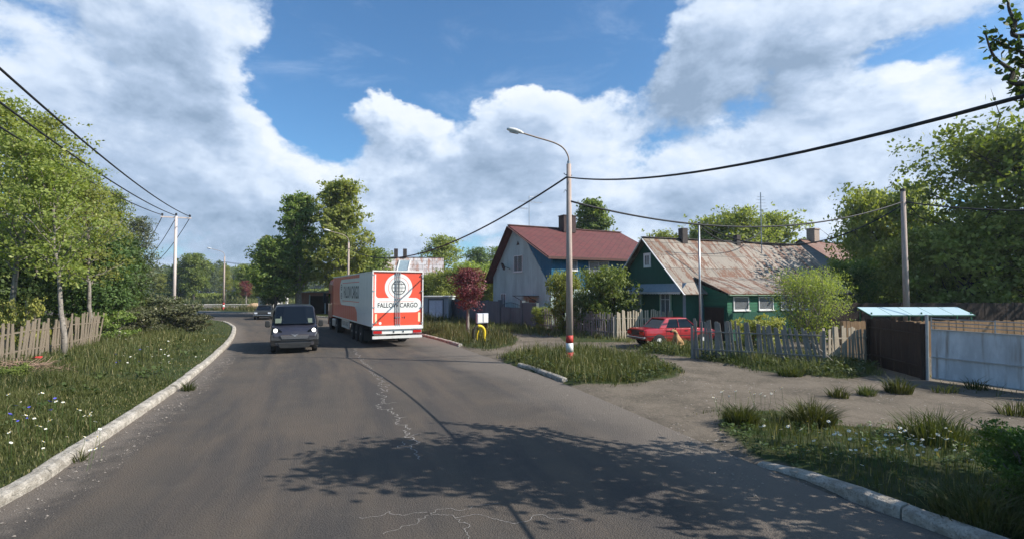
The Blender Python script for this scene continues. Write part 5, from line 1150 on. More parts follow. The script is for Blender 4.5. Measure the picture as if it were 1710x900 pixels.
# ---------------------------------------------------------------- LORRY
ah = math.atan2(445, 870); rl = Vector((-6.85, 25.6, 0)); rt = Vector((math.cos(ah), math.sin(ah), 0)); ctr = rl + rt * 1.27
lo = thing('semi_truck', 'articulated lorry with orange red and white box trailer driving away on the right lane', 'lorry', (ctr.x, ctr.y, .01), ah)
HW = 1.26; zb, zt, TL = 1.05, 3.76, 12.8
body = MB().box((0, TL / 2, (zb + zt) / 2), (2 * HW, TL, zt - zb)).build('cargo_box', M['truck_red'], lo)
def rear(mb, poly, y=-.004): mb.add([(x_, y, z_) for x_, z_ in poly], [tuple(range(len(poly)))])
def arc2(cx, cz, r, a0, a1, n=20): return [(cx + r * math.cos(a0 + (a1 - a0) * i / n), cz + r * math.sin(a0 + (a1 - a0) * i / n)) for i in range(n + 1)]
w = MB()
rear(w, [(-1.17, 3.62), (-1.17, 2.40), (-1.10, 2.40), (-1.10, 3.62)])
rear(w, [(-1.17, 1.74)] + arc2(.86, 2.10, .36, -PI / 2, PI / 2) + [(-.95, 2.46)] + arc2(-.95, 2.61, .15, -PI / 2, -PI, 6) + [(-1.17, 2.61)], -.005)
rear(w, arc2(.03, 2.97, .70, 0, 2 * PI - .1, 40), -.006); w.build('white_graphic', M['truck_white'], body, fix=False)
mb = MB(); ring = lambda r0, r1, y, m, cx=.03, cz=2.97, a0=0, a1=2 * PI: [m.add([(cx + r0 * math.cos(a_), y, cz + r0 * math.sin(a_)), (cx + r1 * math.cos(a_), y, cz + r1 * math.sin(a_)), (cx + r1 * math.cos(b_), y, cz + r1 * math.sin(b_)), (cx + r0 * math.cos(b_), y, cz + r0 * math.sin(b_))], [(0, 1, 2, 3)]) for a_, b_ in [(a0 + (a1 - a0) * i / 40, a0 + (a1 - a0) * (i + 1) / 40) for i in range(40)]]
ring(.51, .53, -.008, mb); rear(mb, [(-.95, 2.285), (-.95, 2.27), (.8, 2.27), (.8, 2.285)], -.008); mb.build('red_lines', M['truck_red'], body, fix=False)
gl_ = MB(); ring(.325, .365, -.009, gl_); 
for cz_ in (2.97, 3.15, 2.79): hw_ = math.sqrt(.34 ** 2 - (cz_ - 2.97) ** 2); rear(gl_, [(.03 - hw_, cz_ - .015), (.03 + hw_, cz_ - .015), (.03 + hw_, cz_ + .015), (.03 - hw_, cz_ + .015)], -.0095)
rear(gl_, [(.015, 2.63), (.045, 2.63), (.045, 3.31), (.015, 3.31)], -.0097)
for kx_ in (.18,):
    pts = [(kx_ * math.cos(a_), .34 * math.sin(a_)) for a_ in np.linspace(0, 2 * PI, 41)]
    for i in range(40):
        a_, b_ = pts[i], pts[i + 1]; f0 = .90; gl_.add([(.03 + a_[0], -.0099, 2.97 + a_[1]), (.03 + b_[0], -.0099, 2.97 + b_[1]), (.03 + b_[0] * f0, -.0099, 2.97 + b_[1]), (.03 + a_[0] * f0, -.0099, 2.97 + a_[1])], [(0, 1, 2, 3)])
gl_.build('globe_emblem', M['ink'], body, fix=False)
XR = Matrix(((1, 0, 0, 0), (0, 0, -1, 0), (0, 1, 0, 0), (0, 0, 0, 1)))
text('lettering', 'FALLOW CARGO', 1, M['ink'], body, Matrix.Translation((.0, -.010, 2.10)) @ XR, 2.02, .235, bold=.012)
mb = MB(); rear(mb, [(-.13, 1.43), (-.13, 1.53), (-.20, 1.53), (-.20, 1.43)]); rear(mb, [(-.05, 1.45), (-.05, 1.50), (-.0, 1.50), (-.0, 1.45)]); rear(mb, [(.30, 1.43), (.30, 1.53), (.36, 1.53), (.36, 1.43)]); rear(mb, [(.20, 1.45), (.20, 1.50), (.25, 1.50), (.25, 1.45)]); mb.build('door_stickers', M['ink'], body, fix=False)
mb = MB(); rear(mb, [(-1.14, 1.22), (-1.04, 1.22), (-1.04, 1.68), (-1.14, 1.68)]); mb.build('reflector_strip', M['reflector'], body, fix=False); mb = MB(); rear(mb, [(1.04, 1.26), (1.15, 1.26), (1.15, 1.72), (1.04, 1.72)]); mb.build('reflector_strip', M['reflector'], body, fix=False)
mb = MB(); rear(mb, arc2(-.88, 1.22, .07, 0, 2 * PI - .2, 16)); mb.build('round_sticker', M['truck_white'], body, fix=False)
mb = MB(); mb.box((-HW - .005, -.03, (zb + zt) / 2), (.05, .07, zt - zb + .06)); mb.box((HW + .005, -.03, (zb + zt) / 2), (.05, .07, zt - zb + .06)); mb.box((0, -.03, zt + .02), (2 * HW + .06, .07, .06)); mb.box((0, -.02, zb - .05), (2 * HW + .06, .09, .18)); mb.build('rear_frame', M['truck_white'], body)
mb = MB()
for x_ in (-.115, -.02, .08): mb.tube([(x_, -.05, zb - .02), (x_, -.05, zt + .02)], .019, 6); [mb.box((x_, -.035, z_), (.07, .03, .05)) for z_ in (1.12, 1.5, 2.4, 3.3, 3.66)]
mb.build('lock_rod', M['metal'], body)
mb = MB(); [mb.box((s * 1.22, -.05, z_), (.1, .06, .05)) for s in (-1, 1) for z_ in (1.2, 2.0, 2.8, 3.6)]; mb.build('hinge', M['metal'], body)
# side graphic, left side x = -HW ; y runs forward
s_ = MB(); X_ = -HW - .004
def side(mb, poly, x_=X_): mb.add([(x_, y_, z_) for y_, z_ in poly], [tuple(range(len(poly)))])
side(s_, [(.03, zb + .02), (.03, zt - .02), (3.35, zt - .02), (3.35, zb + .02)])
side(s_, [(3.34, 1.92), (3.34, 3.53), (9.2, 3.53)] + arc2(9.2, 2.725, .805, PI / 2, -PI / 2, 14)[1:], X_ - .001)
side(s_, [(3.34, 1.94), (3.34, zb + .02), (3.9, zb + .02)] + [(3.9 + .12 * i / 6, zb + .02 + (.55) * i / 6) for i in range(1, 7)] + [(4.25, 1.78), (4.6, 1.9), (5.1, 1.94)], X_ - .0005)
s_.build('white_graphic', M['truck_white'], body, fix=False)
mb = MB(); side(mb, [(3.4, 3.32), (3.4, 3.28), (8.9, 3.28), (8.9, 3.32)], X_ - .004); side(mb, [(3.4, 2.17), (3.4, 2.21), (8.9, 2.21), (8.9, 2.17)], X_ - .004); mb.build('red_lines', M['truck_red'], body, fix=False)
XS = Matrix(((0, 0, -1, 0), (-1, 0, 0, 0), (0, 1, 0, 0), (0, 0, 0, 1)))
text('lettering', 'FALLOW CARGO', 1, M['ink'], body, Matrix.Translation((X_ - .005, 5.9, 2.74)) @ XS, 4.9, .72, bold=.01)
mb = MB()
for zc_ in (3.05, 2.5):
    for a0_ in range(20):
        a_, b_ = 2 * PI * a0_ / 20, 2 * PI * (a0_ + 1) / 20; mb.add([(X_ - .005, 9.25 + q * .26 * math.cos(c_), zc_ + q * .20 * math.sin(c_)) for q, c_ in ((1, a_), (1, b_), (.75, b_), (.75, a_))], [(0, 1, 2, 3)])
    mb.add([(X_ - .005, 9.25 + y_, zc_ + z_) for y_, z_ in ((-.24, -.02), (.24, -.02), (.24, .02), (-.24, .02))], [(0, 1, 2, 3)]); mb.add([(X_ - .006, 9.25 + y_, zc_ + z_) for y_, z_ in ((-.02, -.18), (.02, -.18), (.02, .18), (-.02, .18))], [(0, 1, 2, 3)])
mb.build('globe_emblem', M['ink'], body, fix=False)
mb = MB(); mb.box((-HW - .01, TL / 2, zb + .03), (.04, TL, .08)); mb.box((-HW - .01, TL / 2, zt - .02), (.04, TL, .06)); mb.box((HW + .01, TL / 2, zb + .03), (.04, TL, .08)); mb.build('side_rail', M['truck_white'], body)
# chassis, under-run bar, lamps
mb = MB(); mb.box((-.5, 6.5, .85), (.14, 12.2, .36)); mb.box((.5, 6.5, .85), (.14, 12.2, .36)); [mb.box((0, y_, .55), (2.0, .14, .14)) for y_ in (3.0, 4.3, 5.6)]; mb.build('chassis', M['black'], lo)
lp = MB().box((0, .05, .78), (2.46, .07, .2)).build('light_bar', M['truck_white'], lo)
for s in (-1, 1): MB().box((s * 1.0, .005, .78), (.42, .03, .14)).build('tail_lamp', M['tail'], lp)
MB().box((-.2, .01, .78), (.06, .03, .08)).box((.28, .01, .78), (.06, .03, .08)).build('plate_lamp', M['black'], lp)
MB().box((0, .02, .52), (2.5, .09, .13)).build('underrun_bar', M['truck_white'], lo)
mb = MB(); [mb.box((x_, .16, .68), (.08, .1, .4)) for x_ in (-.5, .5)]; mb.build('bar_bracket', M['black'], lo)
mb = MB(); [mb.box((s * .95, 2.2, .45), (.5, .02, .5)) for s in (-1, 1)]; mb.build('mud_flap', M['black'], lo)
for y_ in (3.0, 4.3, 5.6):
    for s in (-1, 1): wheel(lo, (s * 1.04, y_, .5), .5, .38, s)
sp = MB().box((-1.16, 8.2, .78), (.05, 2.7, .56)).build('side_panel', M['truck_white'], lo)
text('lettering', 'FALLOW CARGO', 1, M['ink'], sp, Matrix.Translation((-1.188, 8.2, .78)) @ XS, 2.1, .26)
MB().box((-1.2, 8.2, 1.02), (.03, 2.6, .03)).build('panel_trim', M['truck_red'], sp)
mb = MB(); mb.box((0, 9.6, .6), (.5, .2, .8)); mb.build('landing_leg', M['black'], lo)
# tractor
cab = MB(); sec = lambda y_, w_, z0_, z1_: [Vector((x_, y_, z_)) for x_, z_ in ((-w_, z0_), (-w_ * 1.0, z1_ - .35), (-w_ * .93, z1_ - .1), (-w_ * .8, z1_), (w_ * .8, z1_), (w_ * .93, z1_ - .1), (w_, z1_ - .35), (w_, z0_))]
cab.loft([sec(13.25, 1.18, .95, 3.5), sec(13.5, 1.24, .95, 3.62), sec(15.0, 1.25, .95, 3.66), sec(15.35, 1.24, .9, 3.4), sec(15.6, 1.2, .6, 2.75)]); cb_ = cab.build('cab', M['cab_red'], lo, bevel=.03)
for s in (-1, 1): MB().box((s * 1.252, 14.75, 2.25), (.02, .85, .75)).build('side_window', M['dglass'], cb_); m_ = MB().bar((s * 1.25, 15.3, 2.6), (s * 1.5, 15.35, 2.6), .05, .05).build('mirror_arm', M['black'], cb_); MB().box((s * 1.52, 15.35, 2.3), (.2, .12, .75)).build('mirror', M['black'], m_, bevel=.02)
MB().box((0, 15.56, 2.35), (2.1, .08, .8)).build('windscreen', M['dglass'], cb_)
mb = MB(); mb.box((-.45, 13.2, .8), (.12, 5.2, .28)); mb.box((.45, 13.2, .8), (.12, 5.2, .28)); mb.build('tractor_frame', M['black'], lo)
for s in (-1, 1):
    wheel(lo, (s * 1.02, 11.1, .5), .5, .5, s); wheel(lo, (s * 1.06, 14.5, .5), .5, .34, s)
    mb = MB(); mb.prism([(0, 13.75, .9), (0, 13.95, 1.12), (0, 15.05, 1.12), (0, 15.25, .9), (0, 15.6, .35), (0, 15.3, .35), (0, 15.02, .88), (0, 14.0, .88)], (s * .85, 0, 0), (s * 1.25, 0, 0)); mb.build('fender', M['cab_red'], lo)
    mb = MB().box((s * 1.1, 12.6, .6), (.3, 1.5, .55)); mb.build('fuel_tank', M['metal'], lo, bevel=.08)
# ---------------------------------------------------------------- VAN
vp = Vector((-9.75, 23.5, .01)); vn = thing('delivery_van', 'dark slate panel van coming towards us with lit headlamps', 'van', vp, R(23.5))
def vs_(y_, zt_, w_, zb_=.36, tum=.84):
    zt_b = min(1.18, zt_ - .02); e = max(.02, (zt_ - zt_b))
    return [Vector((-w_ * .90, y_, zb_)), Vector((-w_ * .99, y_, zb_ + .28)), Vector((-w_, y_, min(.95, zt_ - .05))), Vector((-w_ * .98, y_, zt_b)), Vector((-w_ * (tum + .05 if e > .5 else .93), y_, zt_ - min(.16, e * .5))), Vector((-w_ * (tum - .04 if e > .5 else .86), y_, zt_ - .015)), Vector((0, y_, zt_ + .02)),
            Vector((w_ * (tum - .04 if e > .5 else .86), y_, zt_ - .015)), Vector((w_ * (tum + .05 if e > .5 else .93), y_, zt_ - min(.16, e * .5))), Vector((w_ * .98, y_, zt_b)), Vector((w_, y_, min(.95, zt_ - .05))), Vector((w_ * .99, y_, zb_ + .28)), Vector((w_ * .90, y_, zb_))]
vb = MB(); vb.loft([vs_(.06, .80, .86), vs_(.14, .98, .95), vs_(.34, 1.10, .99), vs_(.78, 1.24, 1.01), vs_(1.1, 1.62, 1.01), vs_(1.5, 2.02, 1.01), vs_(1.72, 2.10, 1.01), vs_(4.75, 2.12, 1.0), vs_(4.9, 2.0, .97)]); vbo = vb.build('body', M['van_paint'], vn, bevel=.02, smooth=False)
ws = MB(); ws.add([(-.90, .80, 1.27), (.90, .80, 1.27), (.80, 1.50, 2.03), (-.80, 1.50, 2.03), (-.5, .70, 1.27), (.5, .70, 1.27), (.45, 1.45, 2.06), (-.45, 1.45, 2.06)], [(0, 4, 7, 3), (4, 5, 6, 7), (5, 1, 2, 6)])
for i, q in enumerate(ws.v): ws.v[i] = (q[0], q[1] - .03, q[2] + .03)
ws.build('windscreen', M['dglass'], vbo)
mb = MB()
for x_, w_ in ((-.52, .62), (-.1, .3), (.48, .55)):
    mb.box((x_, .98, 1.42), (w_, .02, .2)); mb.box((x_, 1.02, 1.56), (w_ * .3, .02, .1))
for i, q in enumerate(mb.v): mb.v[i] = (q[0], .76 + (q[2] - 1.3) * .93 - .045 + (q[1] - 1) * .2, q[2] + .02)
mb.build('seat_backs', M['seat'], vbo)
for s in (-1, 1):
    mb = MB(); mb.add([(s * 1.02, .95, 1.22), (s * 1.02, 1.9, 1.22), (s * .885, 1.9, 1.9), (s * .90, 1.45, 1.9)], [(0, 1, 2, 3)]); mb.build('side_window', M['dglass'], vbo)
    hl = MB(); hl.loft([[Vector((s * x_, y_, z_)) for x_, z_ in ((.52, .98), (.60, 1.06), (.93, 1.20), (.95, 1.05), (.82, .92), (.62, .90))] for y_ in (.115, .32)])
    for i, q in enumerate(hl.v): hl.v[i] = (q[0], q[1] + abs(q[0]) * .12 - .06, q[2])
    h_ = hl.build('headlight', M['dglass'], vn); MB().lathe([(.01, .05), (.075, .045), (.085, .06), (.085, .12), (.01, .13)], 14, (s * .80, .04, 1.04), 'y').build('lamp', M['lit'], h_)
    mm = MB(); mm.loft([[Vector((s * x_, y_, z_)) for x_, z_ in ((1.02, 1.20), (1.06, 1.44), (1.24, 1.44), (1.26, 1.2), (1.2, 1.14), (1.06, 1.14))] for y_ in (.9, 1.05)]); mm.build('wing_mirror', M['van_plastic'], vn, bevel=.03)
    for y_ in (.95, 3.95): wheel(vn, (s * .88, y_, .34), .34, .22, s)
    mb = MB(); mb.prism([(0, .10, .34), (0, .04, .62), (0, .1, .86), (0, .42, .92), (0, .5, .55), (0, .55, .34)], (s * .58, 0, 0), (s * 1.0, 0, 0)); mb.build('bumper_corner', M['van_plastic'], vn, bevel=.03)
    mb = MB(); mb.box((s * 1.012, 2.6, .62), (.025, 3.0, .16)); mb.build('side_moulding', M['van_plastic'], vn)
mb = MB(); mb.prism([(-.6, .0, .26), (.6, .0, .26), (.72, .0, .5), (-.72, .0, .5)], (0, .0, 0), (0, .3, 0)); mb.build('bumper', M['van_plastic'], vn, bevel=.02)
mb = MB(); mb.prism([(-.52, 0, .66), (.52, 0, .66), (.60, 0, .84), (-.60, 0, .84)], (0, .01, 0), (0, .1, 0)); gr = mb.build('grille', M['dark_pipe'], vn)
mb = MB(); [mb.bar((-.53 - .02 * i, .0, .68 + .04 * i), (.53 + .02 * i, .0, .68 + .04 * i), .015, .012) for i in range(4)]; mb.build('grille_bars', M['rim'], gr)
mb = MB(); mb.prism([(-.16, 0, .88), (0, 0, .80), (.16, 0, .88), (0, 0, .84)], (0, -.01, 0), (0, .03, 0)); mb.prism([(-.12, 0, .83), (0, 0, .76), (.12, 0, .83), (0, 0, .79)], (0, -.01, 0), (0, .03, 0)); mb.build('badge', M['rim'], gr)
mb = MB(); mb.box((0, .03, .60), (1.5, .06, .03)); mb.box((.02, .0, .42), (.52, .02, .11)); mb.build('number_plate', M['van_plastic'], vn)
for s in (-1, 1): mb = MB(); mb.bar((s * .1, .76, 1.30), (s * .1 + .6, .85, 1.38), .015, .015); mb.build('wiper', M['black'], vn)
# ---------------------------------------------------------------- SALOON CARS
def saloon(name, label, loc, rz, m, glass='dglass', detailed=True):
    o = thing(name, label, 'car', loc, rz); W2 = .80
    def st(y_, z0_, z1_, w_): return [Vector((-w_ * .92, y_, z0_)), Vector((-w_, y_, z0_ + .18)), Vector((-w_, y_, z1_ - .22)), Vector((-w_ * .97, y_, z1_ - .04)), Vector((-w_ * .88, y_, z1_)), Vector((0, y_, z1_ + .015)), Vector((w_ * .88, y_, z1_)), Vector((w_ * .97, y_, z1_ - .04)), Vector((w_, y_, z1_ - .22)), Vector((w_, y_, z0_ + .18)), Vector((w_ * .92, y_, z0_))]
    b = MB(); b.loft([st(0.02, .42, .86, .76), st(.12, .34, .885, .79), st(1.0, .28, .92, .80), st(2.8, .27, .92, .80), st(3.3, .28, .89, .80), st(3.95, .33, .83, .785), st(4.08, .42, .78, .76)])
    bo = b.build('body', M[m], o, bevel=.015)
    g = MB(); g.loft([[Vector((x_ * w_, y_ , z_)) for x_, y_, w_, z_ in ((-1, a_, .71, .91), (1, a_, .71, .91), (1, c_, .585, 1.345), (-1, c_, .585, 1.345))] for a_, c_ in ((.86, 1.30), (3.05, 2.50))]); gl2 = g.build('windows', M[glass], o)
    rf_ = MB(); rf_.loft([[Vector((-.60 * k_, y_, 1.34)), Vector((-.56 * k_, y_, 1.39)), Vector((0, y_, 1.415)), Vector((.56 * k_, y_, 1.39)), Vector((.60 * k_, y_, 1.34))] for y_, k_ in ((1.24, .94), (1.34, 1), (2.45, 1), (2.56, .94))]); rf_.build('roof', M[m], o, bevel=.01)
    pl = MB()
    for s in (-1, 1):
        for (y0_, y1_, w_) in ((.86, 1.30, .075), (1.16, 1.52, .05) if False else (1.98, 1.96, .05), (3.04, 2.50, .045)):
            pl.bar((s * .715, y0_, .90), (s * .592, y1_, 1.36), w_ * .5, w_, (1, 0, 0))
        pl.bar((s * .725, .84, .92), (s * .725, 3.08, .92), .03, .03)
        # solid C pillar quarter
        pl.prism([(s * .722, .88, .91), (s * .722, 1.22, .91), (s * .60, 1.48, 1.345), (s * .60, 1.30, 1.345)], (0, 0, 0), (s * .012, 0, 0))
    pl.build('pillars', M[m], o)
    tr_ = MB(); [tr_.bar((s * .70, 1.22 + .0, .95), (s * .62, 1.50, 1.33), .012, .015) for s in (-1, 1)]; [tr_.bar((s * .735, 1.2, .935), (s * .735, 3.0, .935), .012, .014) for s in (-1, 1)]; [tr_.bar((s * .60, 1.48, 1.35), (s * .60, 2.5, 1.35), .012, .014) for s in (-1, 1)]; tr_.build('window_trim', M['chrome'], o)
    for s in (-1, 1):
        for y_ in (.80, 3.28):
            k = wheel(o, (s * .74, y_, .30), .30, .17, s); 
            if detailed: MB().lathe([(.16, s * .086), (.155, s * .095), (.10, s * .088), (.05, s * .10)], 16, (s * .74, y_, .30), 'x').build('hub_cap', M['white'], k)
            mb = MB(); mb.prism([(0, y_ + .36 * math.cos(a_), .29 + .36 * math.sin(a_)) for a_ in np.linspace(0, PI, 13)], (s * .60, 0, 0), (s * .803, 0, 0)); mb.build('wheel_arch', M['black'], o)
        for y_ in (1.32, 2.35): mb = MB().box((s * .81, y_ , .80), (.025, .16, .03)); mb.build('door_handle', M['black'], o)
        mb = MB(); mb.bar((s * .803, .1, .56), (s * .803, 4.0, .56), .012, .03); mb.build('side_moulding', M['black'], o)
        mb = MB()
        for y_ in (1.2, 2.02, 2.95): mb.box((s * .800, y_, .62), (.006, .012, .55))
        mb.build('door_seam', M['black'], o)
        mb = MB().box((s * .78, 2.85, 1.0), (.16, .06, .1)); mb.build('wing_mirror', M['black'], o)
    mb = MB(); mb.box((0, -.02, .46), (1.62, .12, .10)); mb.box((0, 4.12, .46), (1.62, .12, .10)); bp = mb.build('bumper', M['chrome'], o, bevel=.02)
    mb = MB(); mb.box((0, -.06, .46), (1.5, .05, .05)); mb.build('bumper_strip', M['black'], bp)
    mb = MB().box((0, .0, .69), (1.46, .05, .26)); pnl = mb.build('rear_panel', M['van_plastic'], o)
    for s in (-1, 1): MB().box((s * .55, -.03, .69), (.36, .03, .17)).build('tail_lamp', M['tail'], pnl)
    MB().box((0, -.03, .68), (.48, .02, .12)).build('number_plate', M['van_plastic'], pnl)
    mb = MB().box((0, 4.09, .66), (1.4, .04, .18)); mb.build('grille', M['black'], o)
    return o
cf = R(18); cpos = Vector((6.1, 25.76, 0)); cpos.z = zg((7, 26)) + .0
saloon('parked_car', 'old red saloon car parked behind the grey picket fence', cpos, cf - PI / 2, 'car_red')
pc = G(448, 531); dk = saloon('parked_car', 'dark estate car parked far off behind the van', (pc.x - .4, pc.y + .5, .0), R(200), 'car_dark', detailed=False)
mb = MB(); [mb.box((s * .6, 4.13, .68), (.26, .04, .15)) for s in (-1, 1)]; mb.build('headlight', M['meter'], dk)
# ---------------------------------------------------------------- DOG (sitting, facing left towards the road)
def skin_obj(name, verts, edges, radii, mat, parent, sub=2):
    me = bpy.data.meshes.new(name); me.from_pydata(verts, edges, []); ob = bpy.data.objects.new(name, me); COL.objects.link(ob); ob.parent = parent
    sk = ob.modifiers.new('skin', 'SKIN'); sk.use_smooth_shade = True
    for i, r_ in enumerate(radii): me.skin_vertices[0].data[i].radius = (r_[0], r_[1]) if isinstance(r_, tuple) else (r_, r_)
    me.skin_vertices[0].data[0].use_root = True
    s2 = ob.modifiers.new('sub', 'SUBSURF'); s2.levels = sub; s2.render_levels = sub; me.materials.append(mat); return ob
M['fur'] = simple('tan_fur', (.46, .27, .13), (.36, .20, .09), 14, .95); M['fur_dark'] = simple('dark_fur', (.03, .022, .018), (.06, .04, .03), 14, .95)
dp = Vector((7.72, 24.35, 0)); dp.z = zg(dp); dg = thing('dog', 'tan dog with dark muzzle sitting upright beside the red car', 'dog', dp, R(118)); dg.scale = (1.15, 1.15, 1.2)
V_ = [(0, -.22, .16), (0, -.10, .30), (0, .04, .46), (0, .10, .60), (0, .13, .72), (0, .24, .76), (0, .36, .73)]
E_ = [(i, i + 1) for i in range(6)]; Rr = [.135, .145, .13, .085, .07, .075, .038]
def chain(base, pts, rs):
    k = base
    for p_, r_ in zip(pts, rs): V_.append(p_); E_.append((k, len(V_) - 1)); Rr.append(r_); k = len(V_) - 1
for s in (-1, 1):
    chain(2, [(s * .09, .14, .40), (s * .09, .15, .22), (s * .09, .16, .06), (s * .09, .22, .03)], [.055, .038, .03, .032])
    chain(0, [(s * .13, -.06, .19), (s * .14, .08, .17), (s * .14, -.02, .06), (s * .14, .12, .03)], [.08, .06, .035, .03])
chain(0, [(0, -.36, .08), (.08, -.48, .04), (.2, -.52, .03)], [.03, .022, .012])
skin_obj('body', V_, E_, Rr, M['fur'], dg)
for s in (-1, 1): MB().add([(s * .03, .20, .80), (s * .085, .20, .79), (s * .07, .18, .90), (s * .05, .235, .79)], [(0, 1, 2), (1, 3, 2), (3, 0, 2), (0, 1, 3)]).build('ear', M['fur_dark'], dg)
mb = MB(); mb.lathe([(.01, .09), (.03, .08), (.045, .02), (.05, -.02), (.02, -.04)], 10, (0, .34, .725), 'y'); mb.build('muzzle', M['fur_dark'], dg, smooth=True)
mb = MB(); mb.lathe([(.005, 0), (.012, .006), (.01, .015), (.003, .018)], 8, (-.035, .29, .785), 'y'); mb.lathe([(.005, 0), (.012, .006), (.01, .015), (.003, .018)], 8, (.035, .29, .785), 'y'); mb.build('eyes', M['ink'], dg)
mb = MB(); mb.tube([Vector((.082 * math.cos(a_), .12 + .082 * math.sin(a_), .645 + .02 * math.sin(a_))) for a_ in np.linspace(0, 2 * PI, 17)], .014, 6); mb.build('collar', M['ink'], dg)
# ================================================================ FAR WOOD AND SKY
def wood(name, label, pts, h, depth, n, leaf, seed, mat):
    rg = np.random.default_rng(seed); P = resample([Vector((p[0], p[1], 0)) for p in pts], 200)
    k = rg.integers(0, 200, n); base = np.array([[P[i].x, P[i].y] for i in k]) + rg.normal(0, depth * .35, (n, 2))
    prof = .45 + .75 * fbm(base[:, 0], base[:, 1], .045) + .35 * fbm(base[:, 0], base[:, 1], .22, 2) - .15; top = h * prof
    z = top * rg.random(n) ** .55; A = rg.normal(0, 1, (n, 3)); A /= np.linalg.norm(A, axis=1)[:, None]; N = rg.normal(0, .6, (n, 3)) + np.array([0, -.6, .8]); B = np.cross(N, A); B /= np.linalg.norm(B, axis=1)[:, None]
    C = np.stack([base[:, 0], base[:, 1], z], 1); l = leaf * (.5 + .8 * rg.random(n))[:, None]
    V = np.stack([C - A * l * .5, C + B * l * .35, C + A * l * .5, C - B * l * .35], 1).reshape(-1, 3)
    tn = np.clip(fbm(base[:, 0], z * 3, .2) * .8 + .3 * rg.random(n), 0, .85)
    return tag(arr_mesh(name, V, 4, M[mat], np.repeat(tn, 4)), label, 'wood', kind='stuff')
wood('far_wood', 'bluish wood along the horizon beyond the bend', [(-330, 260), (-180, 280), (-60, 300), (60, 290), (240, 260)], 17, 18, 60000, 2.4, 3, 'leaf_cool')
wood('hedgerow', 'green hedgerow beyond the far road', [(-95, 122), (-60, 126), (-34, 128), (-6, 140)], 3.6, 3.0, 26000, .6, 4, 'leaf_mid')
wood('far_wood', 'trees behind the houses on the right', [(10, 98), (40, 96), (80, 80), (100, 40)], 9, 6, 40000, 1.0, 5, 'leaf_mid')
wood('far_wood', 'woodland behind the left grove', [(-62, 66), (-56, 48), (-42, 26), (-30, 8)], 8.5, 3.5, 50000, .55, 6, 'leaf_dark')
# haze
M_h = bpy.data.materials.new('haze_air'); M_h.use_nodes = True; nt = M_h.node_tree; nt.nodes.clear(); ou = nt.nodes.new('ShaderNodeOutputMaterial'); pv = nt.nodes.new('ShaderNodeVolumePrincipled')
pv.inputs['Color'].default_value = (.80, .90, 1, 1); pv.inputs['Density'].default_value = .00035; pv.inputs['Anisotropy'].default_value = .2; nt.links.new(pv.outputs[0], ou.inputs['Volume'])
if HAZE:
    hz = MB().box((0, 180, 12), (900, 500, 30)).build('haze', M_h, fix=True); hz.location = (0, 0, 0); tag(hz, kind='stuff')
# world
W = bpy.data.worlds.new('World'); S.world = W; W.use_nodes = True; wt = W.node_tree; wt.nodes.clear()
class WN(NT):
    def __init__(s): s.t = wt; s.out = wt.nodes.new('ShaderNodeOutputWorld')
w = WN(); sky = w.n('ShaderNodeTexSky'); sky.sky_type = 'NISHITA'; sky.sun_disc = False; sky.sun_elevation = SUN_EL; sky.sun_rotation = math.atan2(SD.x, SD.y)
sky.air_density = 1.0; sky.dust_density = 1.0; sky.ozone_density = 1.6
tc = w.n('ShaderNodeTexCoord').outputs['Generated']
def vm(op, a, b=None, out=0):
    nd = w.n('ShaderNodeVectorMath', operation=op); w.setin(nd.inputs[0], a)
    if b is not None: w.setin(nd.inputs[1], b)
    return nd.outputs[out]
HOLES = [(760, 60, 330, 125, 1.0), (560, 100, 170, 75, .6), (470, 150, 80, 60, .7), (570, 215, 100, 45, .6), (735, 165, 45, 65, .8), (930, 90, 150, 75, .6), (1010, 60, 110, 90, .8), (1560, 78, 120, 36, .55), (1610, 140, 90, 42, .55), (1440, 110, 80, 22, .45), (740, 240, 28, 22, .3)]
HUMPS = [(880, 210, 130, 70, .7), (655, 215, 60, 48, .9), (650, 180, 34, 28, .7), (880, 162, 60, 26, .7), (350, 80, 110, 110, .6), (1140, 110, 85, 95, .8), (1020, 150, 40, 40, .6), (400, 215, 60, 60, .5), (1290, 60, 150, 90, .5), (120, 150, 220, 200, .4), (1400, 260, 300, 90, .5), (800, 330, 700, 70, .55)]
DARKS = [(240, 130, 170, 150, .8), (1175, 165, 150, 80, .85), (250, 330, 230, 60, .5), (370, 460, 300, 70, .75), (790, 300, 110, 40, .6), (1100, 330, 130, 28, .45), (560, 350, 150, 50, .35), (330, 215, 90, 60, .5), (560, 410, 200, 60, .4), (1330, 115, 110, 40, .4)]
def blob(v, u_, v_, ru, rv, wt_):
    c = ray(u_, v_).normalized(); lf_ = ray(u_ - ru, v_).normalized(); tp = ray(u_, v_ - rv).normalized(); rx = (lf_ - c).length; rz = (tp - c).length
    d_ = vm('SUBTRACT', v, tuple(c)); d_ = vm('MULTIPLY', d_, (1 / rx, 1 / rx, 1 / rz)); ln = vm('LENGTH', d_, out=1)
    nd = w.n('ShaderNodeMapRange', interpolation_type='SMOOTHSTEP'); w.l(ln, nd.inputs[0]); nd.inputs[1].default_value = .0; nd.inputs[2].default_value = 1.65; nd.inputs[3].default_value = wt_; nd.inputs[4].default_value = 0; return nd.outputs[0]
def total(L):
    r = L[0]
    for q in L[1:]: r = w.math('ADD', r, q)
    return r
def warp(v, amp=.22):
    nd = w.n('ShaderNodeTexNoise'); w.l(vm('MULTIPLY', v, (1, 1, 1.5)), nd.inputs['Vector']); nd.inputs['Scale'].default_value = 4.2; nd.inputs['Detail'].default_value = 9; nd.inputs['Roughness'].default_value = .58
    return vm('ADD', v, vm('MULTIPLY', vm('SUBTRACT', nd.outputs['Color'], (.5, .5, .5)), (amp, amp, amp * .7)))
